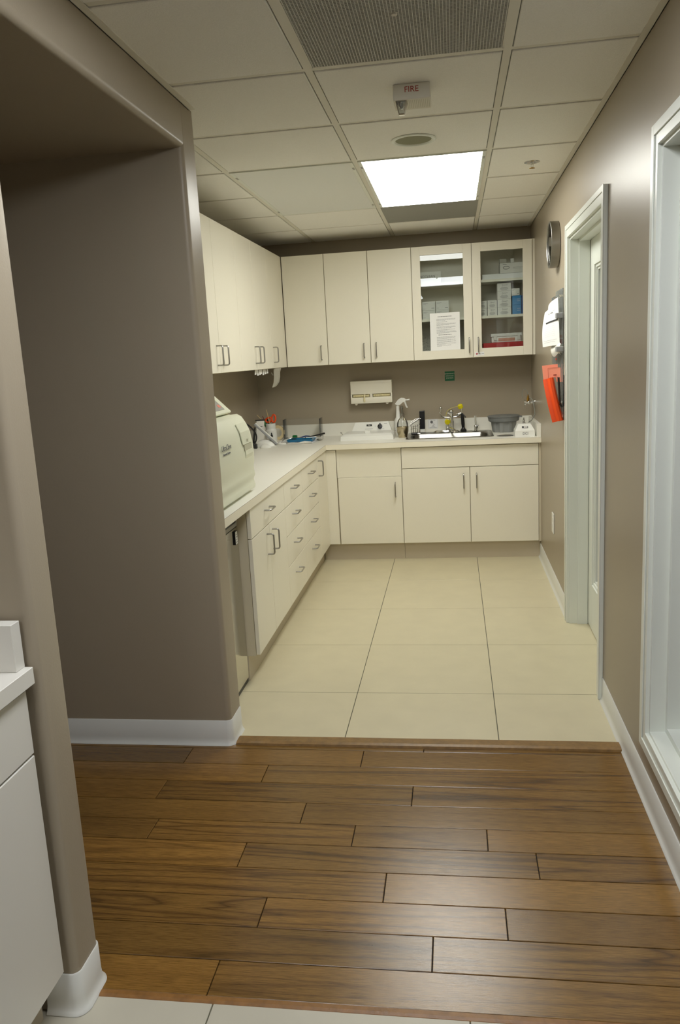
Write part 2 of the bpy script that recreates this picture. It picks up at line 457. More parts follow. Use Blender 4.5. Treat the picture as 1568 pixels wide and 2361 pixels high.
# --- suspended ceiling: bars and tegular tiles
GX, GY, TX, TY = -.4115, 2.714, .6236, .616
def ceiling():
    mb = MB()
    skip = {(-1, -1), (-1, 2), (-1, 3), (-2, 2), (-2, 3), (-1, -3), (-1, -2), (-2, -7), (-2, -6), (-1, 4)}
    xs = list(range(-3, 1)); ys = list(range(-9, 6)); e = .0035; hb = .0125
    for i in xs:
        for j in ys:
            if (i, j) in skip: continue
            x0, x1, y0, y1 = GX+i*TX, GX+(i+1)*TX, GY+j*TY, GY+(j+1)*TY
            x0 = max(x0, -2.2); x1 = min(x1, .012); y1 = min(y1, YB)
            y0 = max(y0, -2.4)
            if x1-x0 < .05 or y1-y0 < .05: continue
            mb.use(M['ctile']).box(x0+hb+e, x1-hb-e, y0+hb+e, y1-(hb+e if y1 < YB-.01 else 0), H-.001, H+.02, .002, 1)
    mb.use(M['tbar'])
    for i in range(-3, 1):
        x = GX+i*TX
        if x > -2.2: mb.box(x-hb, x+hb, -2.4, YB, H+.0022, H+.03)
    for j in range(-8, 6):
        y = GY+j*TY
        mb.box(-2.2, 0, y-hb, y+hb, H+.0026, H+.029)
    mb.use(M['dark']).box(-2.3, .1, -2.5, YB+.05, H+.06, H+.08)
    mb.use(M['greydark']).box(-2.3, .0, -2.5, YB, H+.0065, H+.008)
    return struct(mb.build('ceiling', loc=(0, 0, 0)))
def ceiling_plates():
    pass
ceiling()
for k, (x0, x1, y0, y1) in enumerate(((-.024, 0, -2.4, YB), (XL, XL+.024, 1.5, 2.965))):
    struct(MB().box(x0, x1, y0, y1, H-.004, H-.001).box(x0 if k else x1-.003, x0+.003 if k else x1, y0, y1, H-.004, H+.02).build('trim_%d' % (k+3), M['tbar'], loc=(0, 0, 0)))

# --- cove baseboards
PROF = [(.0002, .1035), (.0025, .104), (.0045, .1015), (.0048, .03), (.0065, .016), (.0105, .006), (.015, .0015), (.0155, -.002)]
def cove(path, name, side=1):
    """path in plan; coving leans to the left-hand side of travel when side=1"""
    pts = [Vector((p[0], p[1], 0)) for p in path]; loops = []
    for i, p in enumerate(pts):
        d0 = (pts[i]-pts[i-1]).normalized() if i else (pts[1]-pts[0]).normalized()
        d1 = (pts[i+1]-pts[i]).normalized() if i < len(pts)-1 else d0
        n0 = Vector((-d0.y, d0.x, 0))*side; n1 = Vector((-d1.y, d1.x, 0))*side
        n = (n0+n1); n /= max(n.dot(n0), .3)
        loops.append([p+n*o+Vector((0, 0, z)) for o, z in PROF])
    mb = MB().loft(loops, True, False, False, False)
    # end caps
    for lp, nn in ((loops[0], 1), (loops[-1], -1)):
        q = [Vector((pts[0 if nn == 1 else -1].x, pts[0 if nn == 1 else -1].y, -.002))]+[v for v in lp]
        mb._f([mb.bm.verts.new(v) for v in q])
    return struct(mb.build(name, M['cove'], loc=(0, 0, 0), sharp=60))
cove([(0, -2.4), (0, 3.312)], 'baseboard_right')
cove([(0, 4.378), (0, 5.79)], 'baseboard_right')
cove([(-4, YD)]+arc2(XL-r, YD+r, r, -90, 0, 8)+[(XL, YD2-.002)], 'baseboard_passage_far', -1)
cove([(-1.60, 1.524)]+arc2(XL-r, 1.524+r, r, -90, 0, 8)+arc2(XL-r, 1.638-r, r, 0, 90, 8)+[(-4, 1.638)], 'baseboard_passage_near', -1)

# --- door in the right wall (glazed, set back in its frame)
def door():
    root = struct(thing('door_1', None, None, (0, 3.85, 0)))
    cs = MB()
    def U(y0, y1, zt, w): return [(y0, 0), (y0, zt), (y1, zt), (y1, 0), (y1-w, 0), (y1-w, zt-w), (y0+w, zt-w), (y0+w, 0)]
    cs.prism(U(3.314, 4.376, 2.098, .060), 'x', -.016, -.0002, False, .0015)
    cs.prism(U(3.3125, 4.3775, 2.0995, .024), 'x', -.0195, -.0165, False, .001)
    cs.build('door_casing', M['trim'], root)
    jb = MB()
    jb.box(-.002, .15, 4.306, 4.322, 0, 2.042).box(-.002, .15, 3.368, 3.384, 0, 2.042).box(-.002, .15, 3.384, 4.306, 2.026, 2.042)
    jb.box(.040, .094, 4.294, 4.307, 0, 2.03, .001).box(.040, .094, 3.383, 3.396, 0, 2.03, .001).box(.040, .094, 3.396, 4.294, 2.014, 2.028, .001)
    jb.build('door_jamb', M['trim'], root)
    y0, y1, x0, x1 = 3.387, 4.303, .096, .138
    lf = MB(); st = .125
    lf.box(x0, x1, y0, y0+st, .008, 2.022, .002).box(x0, x1, y1-st, y1, .008, 2.022, .002)
    lf.box(x0, x1, y0+st, y1-st, .008, .245, .0).box(x0, x1, y0+st, y1-st, 1.90, 2.022, .0)
    a, b, c, d = y0+st, y1-st, .245, 1.90
    for k, (w, xo) in enumerate(((.016, .006), (.030, .0), (.042, -.006))):
        xs = x0-.004+k*.007
        lf.box(xs, x1, a, a+w, c, d).box(xs, x1, b-w, b, c, d).box(xs, x1, a+w, b-w, c, c+w).box(xs, x1, a+w, b-w, d-w, d)
    leaf = lf.build('door_leaf', M['trim'], root)
    MB().box(.122, .126, a+.03, b-.03, c+.03, d-.03).build('pane', M['doorglass'], leaf)
    hb = MB().cyl((.096, 3.45, 1.0), (.045, 3.45, 1.0), .011).cyl((.05, 3.45, 1.0), (.05, 3.56, 1.0), .009).cyl((.097, 3.45, 1.0), (.09, 3.45, 1.0), .027)
    hb.build('handle', M['nickel'], leaf)
door()

# --- interior window at the right edge
def window():
    root = struct(thing('window_1', None, None, (0, 1.88, .25)))
    ya, yb, za, zb = 1.25, 2.505, .25, 2.05
    f = MB()
    for w0, w1, t0, t1 in ((-.004, .054, .0002, .0145), (.026, .056, .0147, .019)):
        f.box(-t1, -t0, yb+w0, yb+w1, za-w1, zb+w1, .0012).box(-t1, -t0, ya-w1, ya-w0, za-w1, zb+w1, .0012)
        f.box(-t1, -t0, ya-w0+.0001, yb+w0-.0001, zb+w0, zb+w1, .0012).box(-t1, -t0, ya-w0+.0001, yb+w0-.0001, za-w1, za-w0, .0012)
    f.build('window_casing', M['trim'], root)
    j = MB()
    for x0, x1, w in ((-.002, .142, .014), (.046, .138, .034), (.088, .134, .046)):
        j.box(x0, x1, yb-w, yb, za, zb, .001).box(x0, x1, ya, ya+w, za, zb, .001).box(x0, x1, ya+w, yb-w, za, za+w, .001).box(x0, x1, ya+w, yb-w, zb-w, zb, .001)
    j.build('window_frame', M['trim'], root)
    MB().box(.105, .110, ya+.04, yb-.04, za+.04, zb-.04).build('pane', M['doorglass'], root)
window()

# ================================================================== CABINETS
AL = M['almond']; G = .0021
def front(name, parent, face, P, u0, u1, z0, z1, mat=None):
    if face == 'x': return MB().box(P-.019, P, u0+G, u1-G, z0+G, z1-G, .0012, 1).build(name, mat or AL, parent)
    return MB().box(u0+G, u1-G, P, P+.019, z0+G, z1-G, .0012, 1).build(name, mat or AL, parent)

# upper wall units
ZT, ZB = 2.269, 1.4536
def upper(face, P, back, u0, u1, doors, label, splits=None):
    """doors: list of (u0,u1,handle_u or None)"""
    loc = ((P+back)/2, (u0+u1)/2, ZB) if face == 'x' else ((u0+u1)/2, (P+back)/2, ZB)
    root = thing('wall_cabinet', label, 'cabinet', loc, 'almond wall cabinets')
    if face == 'x': b = MB().box(back, P-.021, u0+.0005, u1-.0005, ZB, ZT)
    else: b = MB().box(u0+.0005, u1-.0005, P+.021, back, ZB, ZT)
    b.build('carcass', M['carcass'], root)
    for a, c, h in doors:
        d = front('door', root, face, P, a, c, ZB, ZT)
        if h is not None:
            if face == 'x': pull((P, h, 1.549), (0, 0, 1), (1, 0, 0), d)
            else: pull((h, P, 1.549), (0, 0, 1), (0, -1, 0), d)
    return root
XU, YU = -1.860, 6.074
upper('x', XU, XK+.001, 3.84, 4.739, [(3.84, 4.29, 4.235), (4.29, 4.739, 4.345)], 'double-door almond wall cabinet on the left wall, nearest the grey corner')
upper('x', XU, XK+.001, 4.739, 5.567, [(4.739, 5.145, 5.09), (5.145, 5.567, 5.20)], 'double-door almond wall cabinet in the middle of the left wall run, above the paper slips')
upper('x', XU, XK+.001, 5.567, YU-.002, [(5.567, YU-.002, 5.63)], 'narrow single-door almond wall cabinet on the left wall beside the inner corner')
upper('y', YU, YB-.001, XU+.002, -1.537, [(XU+.002, -1.537, -1.585)], 'single-door almond wall cabinet on the back wall, right beside the inner corner')
upper('y', YU, YB-.001, -1.537, -.887, [(-1.537, -1.211, -1.259), (-1.211, -.887, -1.166)], 'double-door solid almond wall cabinet on the back wall, left of the glass doors')
# corner carcass behind the two runs is closed by both units

def glass_cabinet():
    u0, u1 = -.887, -.019
    root = thing('glass_door_wall_cabinet', 'almond wall cabinet with two glass doors showing white and blue boxes', 'cabinet', ((u0+u1)/2, 6.24, ZB))
    t = .018; yb = YB-.001; yf = YU+.021
    b = MB().box(u0, u0+t, yf, yb, ZB, ZT).box(u1-t, u1, yf, yb, ZB, ZT).box(u0+t, u1-t, yf, yb, ZB, ZB+t).box(u0+t, u1-t, yf, yb, ZT-t, ZT)
    b.box(u0+t, u1-t, yb-.006, yb, ZB+t, ZT-t).box(-.459, -.441, yf+.004, yb-.006, ZB+t, ZT-t)
    b.box(u1, -.0005, YU+.012, yb, ZB, ZT)
    b.build('carcass', M['almond'], root)
    for z in (1.999, 1.742):
        MB().box(u0+t, -.459, yf+.006, yb-.006, z-.009, z+.009).build('shelf', AL, root)
        MB().box(-.441, u1-t, yf+.006, yb-.006, z-.009, z+.009).build('shelf', AL, root)
    for a, c, o0, o1, h in ((-.887, -.45, -.822, -.513, -.478), (-.45, -.019, -.386, -.086, -.412)):
        z0, z1 = 1.519, 2.206
        f = MB(); y0, y1 = YU, YU+.019
        f.box(a+G, o0, y0, y1, ZB+G, ZT-G, .0008, 1).box(o1, c-G, y0, y1, ZB+G, ZT-G, .0008, 1)
        f.box(o0, o1, y0, y1, ZB+G, z0, .0).box(o0, o1, y0, y1, z1, ZT-G, .0)
        d = f.build('glass_door', AL, root)
        MB().box(o0-.001, o1+.001, y0+.010, y0+.014, z0-.001, z1+.001).build('pane', M['glass'], d)
        pull((h, YU, 1.546), (0, 0, 1), (0, -1, 0), d)
glass_cabinet()

# base units
ZK, KT = .884, .038
XF, YF = -1.544, 5.736
DZ = [.838, .697, .532, .357, .130]
def base_left(u0, u1, fronts, label, name='base_cabinet'):
    root = thing(name, label, 'cabinet', ((XF+XK)/2, (u0+u1)/2, 0), 'almond base cabinets along the left wall')
    MB().box(XK+.001, XF-.021, u0+.0005, u1-.0005, .127, .8455).build('carcass', M['carcass'], root)
    MB().box(XF-.075, XF-.060, u0+.0005, (5.792 if u1 > 5.7 else u1-.0005), 0, .1265).build('toe_kick', M['toe'], root)
    for kind, a, c, z0, z1, h in fronts:
        d = front(kind, root, 'x', XF, a, c, z0, z1)
        if h:
            hy, hz, ax = h
            pull((XF, hy, hz), ax, (1, 0, 0), d)
    return root
Z, Y_ = (0, 0, 1), (0, 1, 0)
base_left(3.490, 4.239, [('drawer', 3.490, 4.239, DZ[1], .842, (3.82, .781, Y_)), ('door', 3.490, 3.846, .130, DZ[1], (3.785, .605, Z)),
                         ('door', 3.846, 4.239, .130, DZ[1], (3.905, .605, Z))], 'almond base cabinet with one wide drawer over two doors, beside the polished refrigerator')
def drawers(a, c, hy, label):
    zs = [.842]+DZ[1:]
    base_left(a, c, [('drawer', a, c, zs[i+1], zs[i], (hy, zs[i]-.060-.004*i, Y_)) for i in range(4)], label, 'drawer_cabinet')
drawers(4.239, 4.775, 4.475, 'four-drawer almond base cabinet beside the unit with two doors')
drawers(4.775, 5.340, 5.04, 'four-drawer almond base cabinet next to the narrow corner door')
base_left(5.340, 5.7345, [('door', 5.340, 5.7345, .130, .842, (5.39, .758, Z))], 'narrow almond base cabinet with one tall door at the inner corner of the left run')
def base_back():
    root = thing('base_cabinet', 'almond base cabinet with recessed top panel and one door, under the white cleaner', 'cabinet', (-1.25, 6.07, 0), 'almond base cabinets along the back wall')
    MB().box(XF+.0005, -.991, YF+.021, YB-.001, .127, .8455).build('carcass', M['carcass'], root)
    MB().box(-1.60, -.991, YF+.057, YF+.072, 0, .1265).build('toe_kick', M['toe'], root)
    front('corner_filler', root, 'y', YF-.001, XF-.017, -1.4686, .130, .842)
    MB().box(-1.4686+.002, -.9925, YF+.012, YF+.0205, .634, .845).box(-1.4686+.002, -1.447, YF+.007, YF+.0205, .634, .845).box(-1.004, -.9925, YF+.007, YF+.0205, .634, .845).build('recessed_panel', AL, root)
    d = front('door', root, 'y', YF, -1.4686+.004, -.9905, .130, .634)
    pull((-1.040, YF, .536), Z, (0, -1, 0), d)
    root = thing('sink_cabinet', 'almond sink base cabinet with false drawer front over two doors', 'cabinet', (-.5, 6.07, 0), 'almond base cabinets along the back wall')
    c = MB().box(-.9895, -.0005, YF+.021, YB-.001, .127, .70).box(-.9895, -.0005, YF+.021, YF+.04, .70, .8455)
    c.box(-.015, -.0005, YF+.004, YF+.021, .127, .8455)
    c.build('carcass', M['carcass'], root)
    MB().box(-.9895, -.0005, YF+.057, YF+.072, 0, .1265).build('toe_kick', M['toe'], root)
    front('drawer_front', root, 'y', YF, -.9905, -.015, .6865, .840)
    for a, b, h in ((-.9905, -.500, -.545), (-.500, -.015, -.453)):
        d = front('door', root, 'y', YF, a, b, .130, .6865)
        pull((h, YF, .587), Z, (0, -1, 0), d)
base_back()

# worktop, L-shaped, with cut-out for the sink
def worktop():
    root = thing('worktop', 'L-shaped pale laminate worktop with backsplash along two walls', 'worktop', (-1.2, 6.0, ZK-KT))
    XC, YC = -1.5335, 5.71; z0 = ZK-KT+.0005
    SX0, SX1, SY0, SY1 = -.945, -.335, 5.885, 6.325
    def seg(mb, *b):
        mb.use(M['counter']).box(b[0], b[1], b[2], b[3], z0, ZK)
    t = MB()
    t.use(M['counter'])
    t.box(XK+.0005, XC-.001, YD2+.0005, YC, z0, ZK).box(XK+.0005, SX0, YC+.001, YB-.0005, z0, ZK).box(SX0, SX1, YC+.001, SY0, z0, ZK).box(SX0, SX1, SY1, YB-.0005, z0, ZK).box(SX1, -.0005, YC+.001, YB-.0005, z0, ZK)
    t.build('top', None, root)
    e = MB().use(M['edge']).box(XC-.001, XC, YD2+.0005, YC+.001, z0, ZK-.0004).box(XC, -.0005, YC, YC+.001, z0, ZK-.0004)
    e.use(pbr('laminate_seam', (120, 104, 76), .6)).box(XC-.0022, XC-.0006, YD2+.0005, YC+.002, ZK-.0003, ZK+.0003).box(XC, -.0005, YC+.0006, YC+.0022, ZK-.0003, ZK+.0003)
    e.build('front_edge', M['edge'], root)
    s = MB().box(XK+.0005, -.0005, YB-.019, YB-.0005, ZK, ZK+.1, .001, 1).box(XK+.0005, XK+.019, YD2+.001, YB-.019, ZK, ZK+.1, .001, 1)
    s.build('backsplash', M['counter'], root)
    MB().box(-.026, -.0005, YC+.012, YB-.019, ZK, ZK+.094, .001, 1).build('end_splash', M['counter'], root)
    ring = MB().lathe((-.236, 5.873, ZK), [(.064, 0), (.064, .003), (.056, .0045), (.050, .001), (.02, .0015), (.012, .004), (0.001, .005)])
    ring.build('steel_grommet', M['chrome'], root)
worktop()

# sink
def rrect(x0, x1, y0, y1, r, z, n=5):
    out = []
    for cx, cy, a in ((x1-r, y1-r, 0), (x0+r, y1-r, 90), (x0+r, y0+r, 180), (x1-r, y0+r, 270)):
        out += [(cx+r*math.cos(math.radians(a+90*i/n)), cy+r*math.sin(math.radians(a+90*i/n)), z) for i in range(n+1)]
    return out
def sink():
    root = thing('sink', 'stainless steel drop-in sink set into the worktop', 'sink', (-.64, 6.1, .73))
    m = MB()
    m.loft([rrect(-.962, -.318, 5.862, 6.348, .03, ZK+.0008), rrect(-.962, -.318, 5.862, 6.348, .03, ZK+.004), rrect(-.955, -.325, 5.869, 6.341, .027, ZK+.006),
            rrect(-.942, -.338, 5.882, 6.328, .022, ZK+.004),
            rrect(-.930, -.350, 5.893, 6.245, .05, ZK+.003), rrect(-.922, -.358, 5.901, 6.237, .05, ZK-.006), rrect(-.915, -.365, 5.908, 6.230, .05, ZK-.14),
            rrect(-.890, -.390, 5.933, 6.205, .04, ZK-.155)], True, False, True)
    m.build('basin', M['steel'], root, sharp=40)
    MB().lathe((-.64, 6.07, ZK-.1545), [(.042, 0), (.042, .003), (.03, .002), (.028, -.0005)]).build('drain', M['chrome'], root)
sink()

def faucet():
    y = 6.285; z = ZK+.0048
    root = thing('faucet', 'chrome faucet with curved eyewash arms and yellow caps behind the sink', 'faucet', (-.637, y, z))
    b = MB().lathe((-.664, y, z), [(.028, 0), (.028, .006), (.024, .014), (.012, .018)], sx=3.6, sy=1.)
    b.cyl((-.655, y, z+.01), (-.655, y, z+.085), .014, .012).cyl((-.618, y, z+.01), (-.618, y, z+.085), .014, .012)
    b.cyl((-.637, y, z+.01), (-.637, y, z+.03), .02)
    b.build('base', M['chrome'], root)
    MB().tube(fillet([(-.637, y-.01, z+.02), (-.637, y-.05, z+.035), (-.60, y-.17, z+.028), (-.60, y-.175, z+.01)], .015), .010, 10).build('spout', M['chrome'], root)
    c = MB().cyl((-.624, y, z+.07), (-.624, y, z+.15), .0165, .0155).sphere((-.624, y, z+.158), .019).sphere((-.624, y-.012, z+.128), .014)
    c.cyl((-.624, y-.01, z+.15), (-.652, y-.012, z+.152), .006)
    c.build('valve_body', M['chrome'], root)
    a = MB().tube(fillet([(-.706, y, z+.188), (-.713, y, z+.15), (-.690, y, z+.118), (-.640, y, z+.112), (-.575, y, z+.12), (-.542, y, z+.142), (-.540, y, z+.19)], .012), .0055, 10)
    a.sphere((-.704, y-.004, z+.19), .012)
    a.cyl((-.575, y, z+.137), (-.548, y, z+.145), .006).lathe((-.580, y-.004, z+.137), [(.014, -.006), (.016, 0), (.012, .006)], (1, 0, .1))
    a.build('eyewash_arm', M['chrome'], root)
    MB().lathe((-.548, y, z+.183), [(.019, 0), (.021, .006), (.0185, .026), (.013, .031)], (-.35, -.3, 1)).build('eyewash_cap', M['yellow'], root)
    MB().lathe((-.652, y-.028, z+.078), [(.019, 0), (.021, .006), (.018, .024), (.012, .028)], (-.3, .75, .2)).build('eyewash_cap', M['yellow'], root)
    MB().tube(fillet([(-.562, y, z+.197), (-.61, y, z+.192), (-.655, y-.01, z+.17), (-.668, y-.02, z+.12), (-.66, y-.02, z+.09)], .02), .0012, 6).build('cap_strap', M['yellow'], root)
faucet()
def sprayer():
    y = 6.285; z = ZK+.006
    root = thing('hand_sprayer', 'black hand sprayer standing upright to the right of the faucet', 'sprayer', (-.533, y, z))
    MB().lathe((-.533, y, z), [(.024, 0), (.024, .012), (.016, .02), (.012, .03)]).build('base', M['black'], root)
    MB().tube([(-.533, y, z+.02), (-.535, y, z+.06), (-.537, y, z+.10), (-.540, y, z+.13), (-.543, y, z+.142)], [.010, .014, .0135, .011, .008], 12).build('body', M['black'], root)
    MB().tube([(-.536, y-.006, z+.137), (-.520, y-.012, z+.118), (-.512, y-.014, z+.108)], .004, 8).build('trigger', M['black'], root)
sprayer()
def side_tap():
    y = 6.285; z = ZK+.006
    root = thing('filtered_water_tap', 'slim chrome side tap on round base at the right of the sink', 'tap', (-.437, y, z))
    MB().lathe((-.437, y, z), [(.030, 0), (.030, .003), (.012, .006), (.011, .03), (.014, .034), (.012, .045)]).build('base', M['chrome'], root)
    MB().tube([(-.437, y, z+.04), (-.439, y, z+.08), (-.440, y, z+.118)], [.008, .0075, .009], 10).build('lever', M['chrome'], root)
    MB().tube([(-.432, y, z+.02), (-.42, y-.01, z+.045)], [.008, .004], 8).build('spout', M['chrome'], root)
side_tap()

# ------------------------------------------------ under-counter appliance and grey housing
def appliance():
    y0, y1 = YD2+.002, 3.487; X = -1.607
    root = thing('undercounter_refrigerator', 'polished steel under-counter refrigerator beside the grey corner wall', 'refrigerator', (-1.87, (y0+y1)/2, 0))
    MB().box(-2.165, X-.031, y0, y1, .0005, .836).build('body', M['greydark'], root)
    dr = MB().box(X-.030, X, y0, y1-.0006, .024, .764, .002).build('door', M['mirror_steel'], root)
    pn = MB().box(X-.030, X-.001, y0, y1-.0006, .767, .840, .002).build('control_panel', M['greymetal'], root)
    MB().box(X-.0015, X+.0005, 3.245, 3.462, .786, .832, .0009).build('display', M['black'], pn)
    MB().box(X-.030, X-.004, y0, y1-.0006, .0005, .022, .001).build('toe_grille', M['black'], root)
    tg = MB().use(M['black']).box(X, X+.007, 3.415, 3.450, .690, .752, .001)
    tg.use(M['card']).box(X+.007, X+.008, 3.417, 3.448, .692, .750)
    tg.use(M['ink'])
    for k in range(4): tg.box(X+.008, X+.0083, 3.422, 3.444-.004*(k % 2), .700+.012*k, .7025+.012*k)
    tg.build('tag', None, root)
appliance()

# ------------------------------------------------ sterilizer on the left counter
def autoclave():
    root = thing('sterilizer', 'pale green-white countertop sterilizer with curved front door', 'sterilizer', (-1.87, 3.50, ZK))
    y0, y1 = 3.20, 3.775
    # profile (x, z) of the curved front, seen from the side
    fr = [(-1.645, 1.262), (-1.625, 1.250), (-1.603, 1.214), (-1.590, 1.184), (-1.580, 1.13), (-1.576, 1.08), (-1.577, 1.03), (-1.583, 1.003), (-1.580, .978), (-1.577, .962),
          (-1.586, .944), (-1.584, .926), (-1.579, .908), (-1.582, .900)]
    def rnd(poly, lo, hi, e=.012):
        # loft across y with softened ends
        m = MB(); cx = sum(p[0] for p in poly)/len(poly); cz = sum(p[1] for p in poly)/len(poly)
        loops = []
        for yy, s in ((lo, .965), (lo+e*.35, .988), (lo+e, 1.), (hi-e, 1.), (hi-e*.35, .992), (hi, .975)):
            loops.append([(cx+(p[0]-cx)*s, yy, cz+(p[1]-cz)*s) for p in poly])
        return m.loft(loops, True)
    door = rnd(fr+[(-1.66, .900), (-1.70, 1.10), (-1.70, 1.258)], y0, y1)
    body = MB().box(-2.14, -1.665, y0+.01, y1-.012, ZK+.016, 1.262, .014, 3)
    for fx in (-2.08, -1.72):
        for fy in (y0+.06, y1-.06): body.cyl((fx, fy, ZK+.0002), (fx, fy, ZK+.018), .018)
    body.build('body', M['auto'], root)
    dr = door.build('door', M['auto'], root, sharp=70)
    # handle flap and recess; recess shade is a darker slab, not a hollow
    h = MB()
    A = [(-1.6055, 1.222), (-1.588, 1.184), (-1.5775, 1.128), (-1.5725, 1.128), (-1.583, 1.186), (-1.602, 1.226)]
    h.prism(A, 'y', 3.575, 3.735, False, .0012)
    h.build('handle_flap', M['auto'], dr)
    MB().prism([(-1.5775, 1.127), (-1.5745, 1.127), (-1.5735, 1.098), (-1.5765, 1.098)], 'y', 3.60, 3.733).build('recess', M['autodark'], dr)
    MB().prism([(-1.5768, 1.098), (-1.5728, 1.098), (-1.572, 1.078), (-1.5762, 1.060)], 'y', 3.61, 3.74, False, .001).build('recess_lip', M['auto'], dr)
    lines = MB()
    for k in range(3): lines.box(-1.5742+.0016*(0-k)*.3, -1.5722, 3.645, 3.675, 1.138+.006*k, 1.1388+.006*k)
    lines.build('grip_lines', M['autodark'], dr)
    text('UltraClave', .034, (-1.5748, 3.305, 1.148), (0, 1, 0), (0, 0, 1), M['ink'], dr, 'lettering')
    text('Automatic Sterilizer', .014, (-1.5748, 3.305, 1.122), (0, 1, 0), (0, 0, 1), M['ink'], dr, 'lettering')
    # sloping control head
    hd = MB()
    hp = [(-1.90, 1.268), (-1.676, 1.268), (-1.668, 1.276), (-1.745, 1.352), (-1.765, 1.356), (-1.90, 1.356)]
    hd.prism(hp, 'y', y0+.02, 3.755, False, .004)
    head = hd.build('control_head', M['auto'], root)
    n = Vector((.076, 0, .077)).normalized(); u = Vector((0, 1, 0)); w = Vector((-.077, 0, .076)).normalized()
    P0 = Vector((-1.7065, 0, 1.3145))
    pl = MB().use(M['greypanel']).obox(P0+Vector((0, 3.47, 0))+n*.0006, u, w, n, .215, .034, .0012)
    pl.use(M['lcd']).obox(P0+Vector((0, 3.46, 0))+w*.008+n*.0018, u, w, n, .09, .013, .0006)
    pl.use(M['teal']).obox(P0+Vector((0, 3.62, 0))+w*.018+n*.0018, u, w, n, .028, .005, .0006)
    pl.use(M['salmon']).obox(P0+Vector((0, 3.65, 0))-w*.010+n*.0018, u, w, n, .018, .009, .0006)
    pl.use(M['card'])
    for k in range(4): pl.obox(P0+Vector((0, 3.46+.035*k, 0))-w*.014+n*.0018, u, w, n, .009, .003, .0006)
    pl.build('keypad', None, head)
    MB().box(-1.88, -1.765, y0+.03, 3.50, 1.3565, 1.366, .002).build('lid_strip', M['greymetal'], head)
    pr = MB().box(-1.86, -1.78, 3.60, 3.68, 1.2625, 1.30, .003)
    MB().box(-1.70, -1.69, 3.745, 3.764, 1.263, 1.275, .002).build('latch', M['tan'], root)
    pr.bm.free()
autoclave()
def cable():
    root = thing('power_cord', 'black power cord looping from the sterilizer onto the counter', 'cord', (-2.08, 5.70, ZK))
    pts = [(-2.165, 5.55, 1.085), (-2.13, 5.62, 1.085), (-2.08, 5.68, 1.04), (-2.048, 5.70, .98), (-2.055, 5.70, .93), (-2.08, 5.69, .912), (-2.07, 5.66, .90)]
    P = []
    for i in range(len(pts)-1):
        p0, p1, p2, p3 = [Vector(pts[max(0, min(len(pts)-1, k))]) for k in (i-1, i, i+1, i+2)]
        for t in [j/5 for j in range(5)]:
            P.append(.5*((2*p1)+(-p0+p2)*t+(2*p0-5*p1+4*p2-p3)*t*t+(-p0+3*p1-3*p2+p3)*t**3))
    P.append(Vector(pts[-1]))
    MB().tube(P, .0062, 10).build('cable', M['black'], root)
    MB().obox((-2.053, 5.655, .903), (1, .2, -.3), (0, 1, 0), (0, 0, 1), .018, .02, .018, .005).build('plug', M['black'], root)
cable()

# ------------------------------------------------ corner clutter
def handset():
    root = thing('curing_light_stand', 'white desk stand holding a silver slanted handpiece in the left counter corner', 'device', (-1.99, 5.74, ZK))
    b = MB(); b.lathe((-1.995, 5.76, ZK+.0005), [(.085, 0), (.088, .006), (.075, .03), (.045, .048), (.01, .054)], sx=1.0, sy=.6)
    b.build('base', M['white'], root)
    MB().lathe((-1.975, 5.665, ZK+.0005), [(.042, 0), (.043, .006), (.034, .018), (.012, .026)], sx=1.0, sy=.45).build('mouse_pad_button', M['white'], root)
    MB().obox((-1.985, 5.75, .978), (.175, .0, -.17), (0, 1, 0), (.17, 0, .175), .112, .02, .007, .004).build('handpiece', M['greyclip'], root)
    MB().obox((-1.980, 5.748, .986), (.175, .0, -.17), (0, 1, 0), (.17, 0, .175), .110, .007, .004, .002).build('handpiece_rail', M['white'], root)
handset()
def blackbox():
    root = thing('desk_binder', 'small black and grey desk box leaning in the left counter corner', 'box', (-2.11, 5.98, ZK))
    m = MB().use(M['black']).obox((-2.12, 5.92, .951), (1, .3, 0), (-.3, 1, 0), (.15, 0, 1), .006, .035, .066)
    m.build('spine', None, root)
    m = MB().use(M['card']).obox((-2.085, 5.97, .975), (1, .3, 0), (-.3, 1, 0), (.1, 0, 1), .030, .03, .090, .001)
    m.use(M['black']).obox((-2.0795, 5.97, 1.0665), (1, .3, 0), (-.3, 1, 0), (.1, 0, 1), .034, .033, .003).obox((-2.065, 5.942, 1.02), (1, .3, 0), (-.3, 1, 0), (.1, 0, 1), .010, .001, .002)
    m.build('case', None, root)
blackbox()
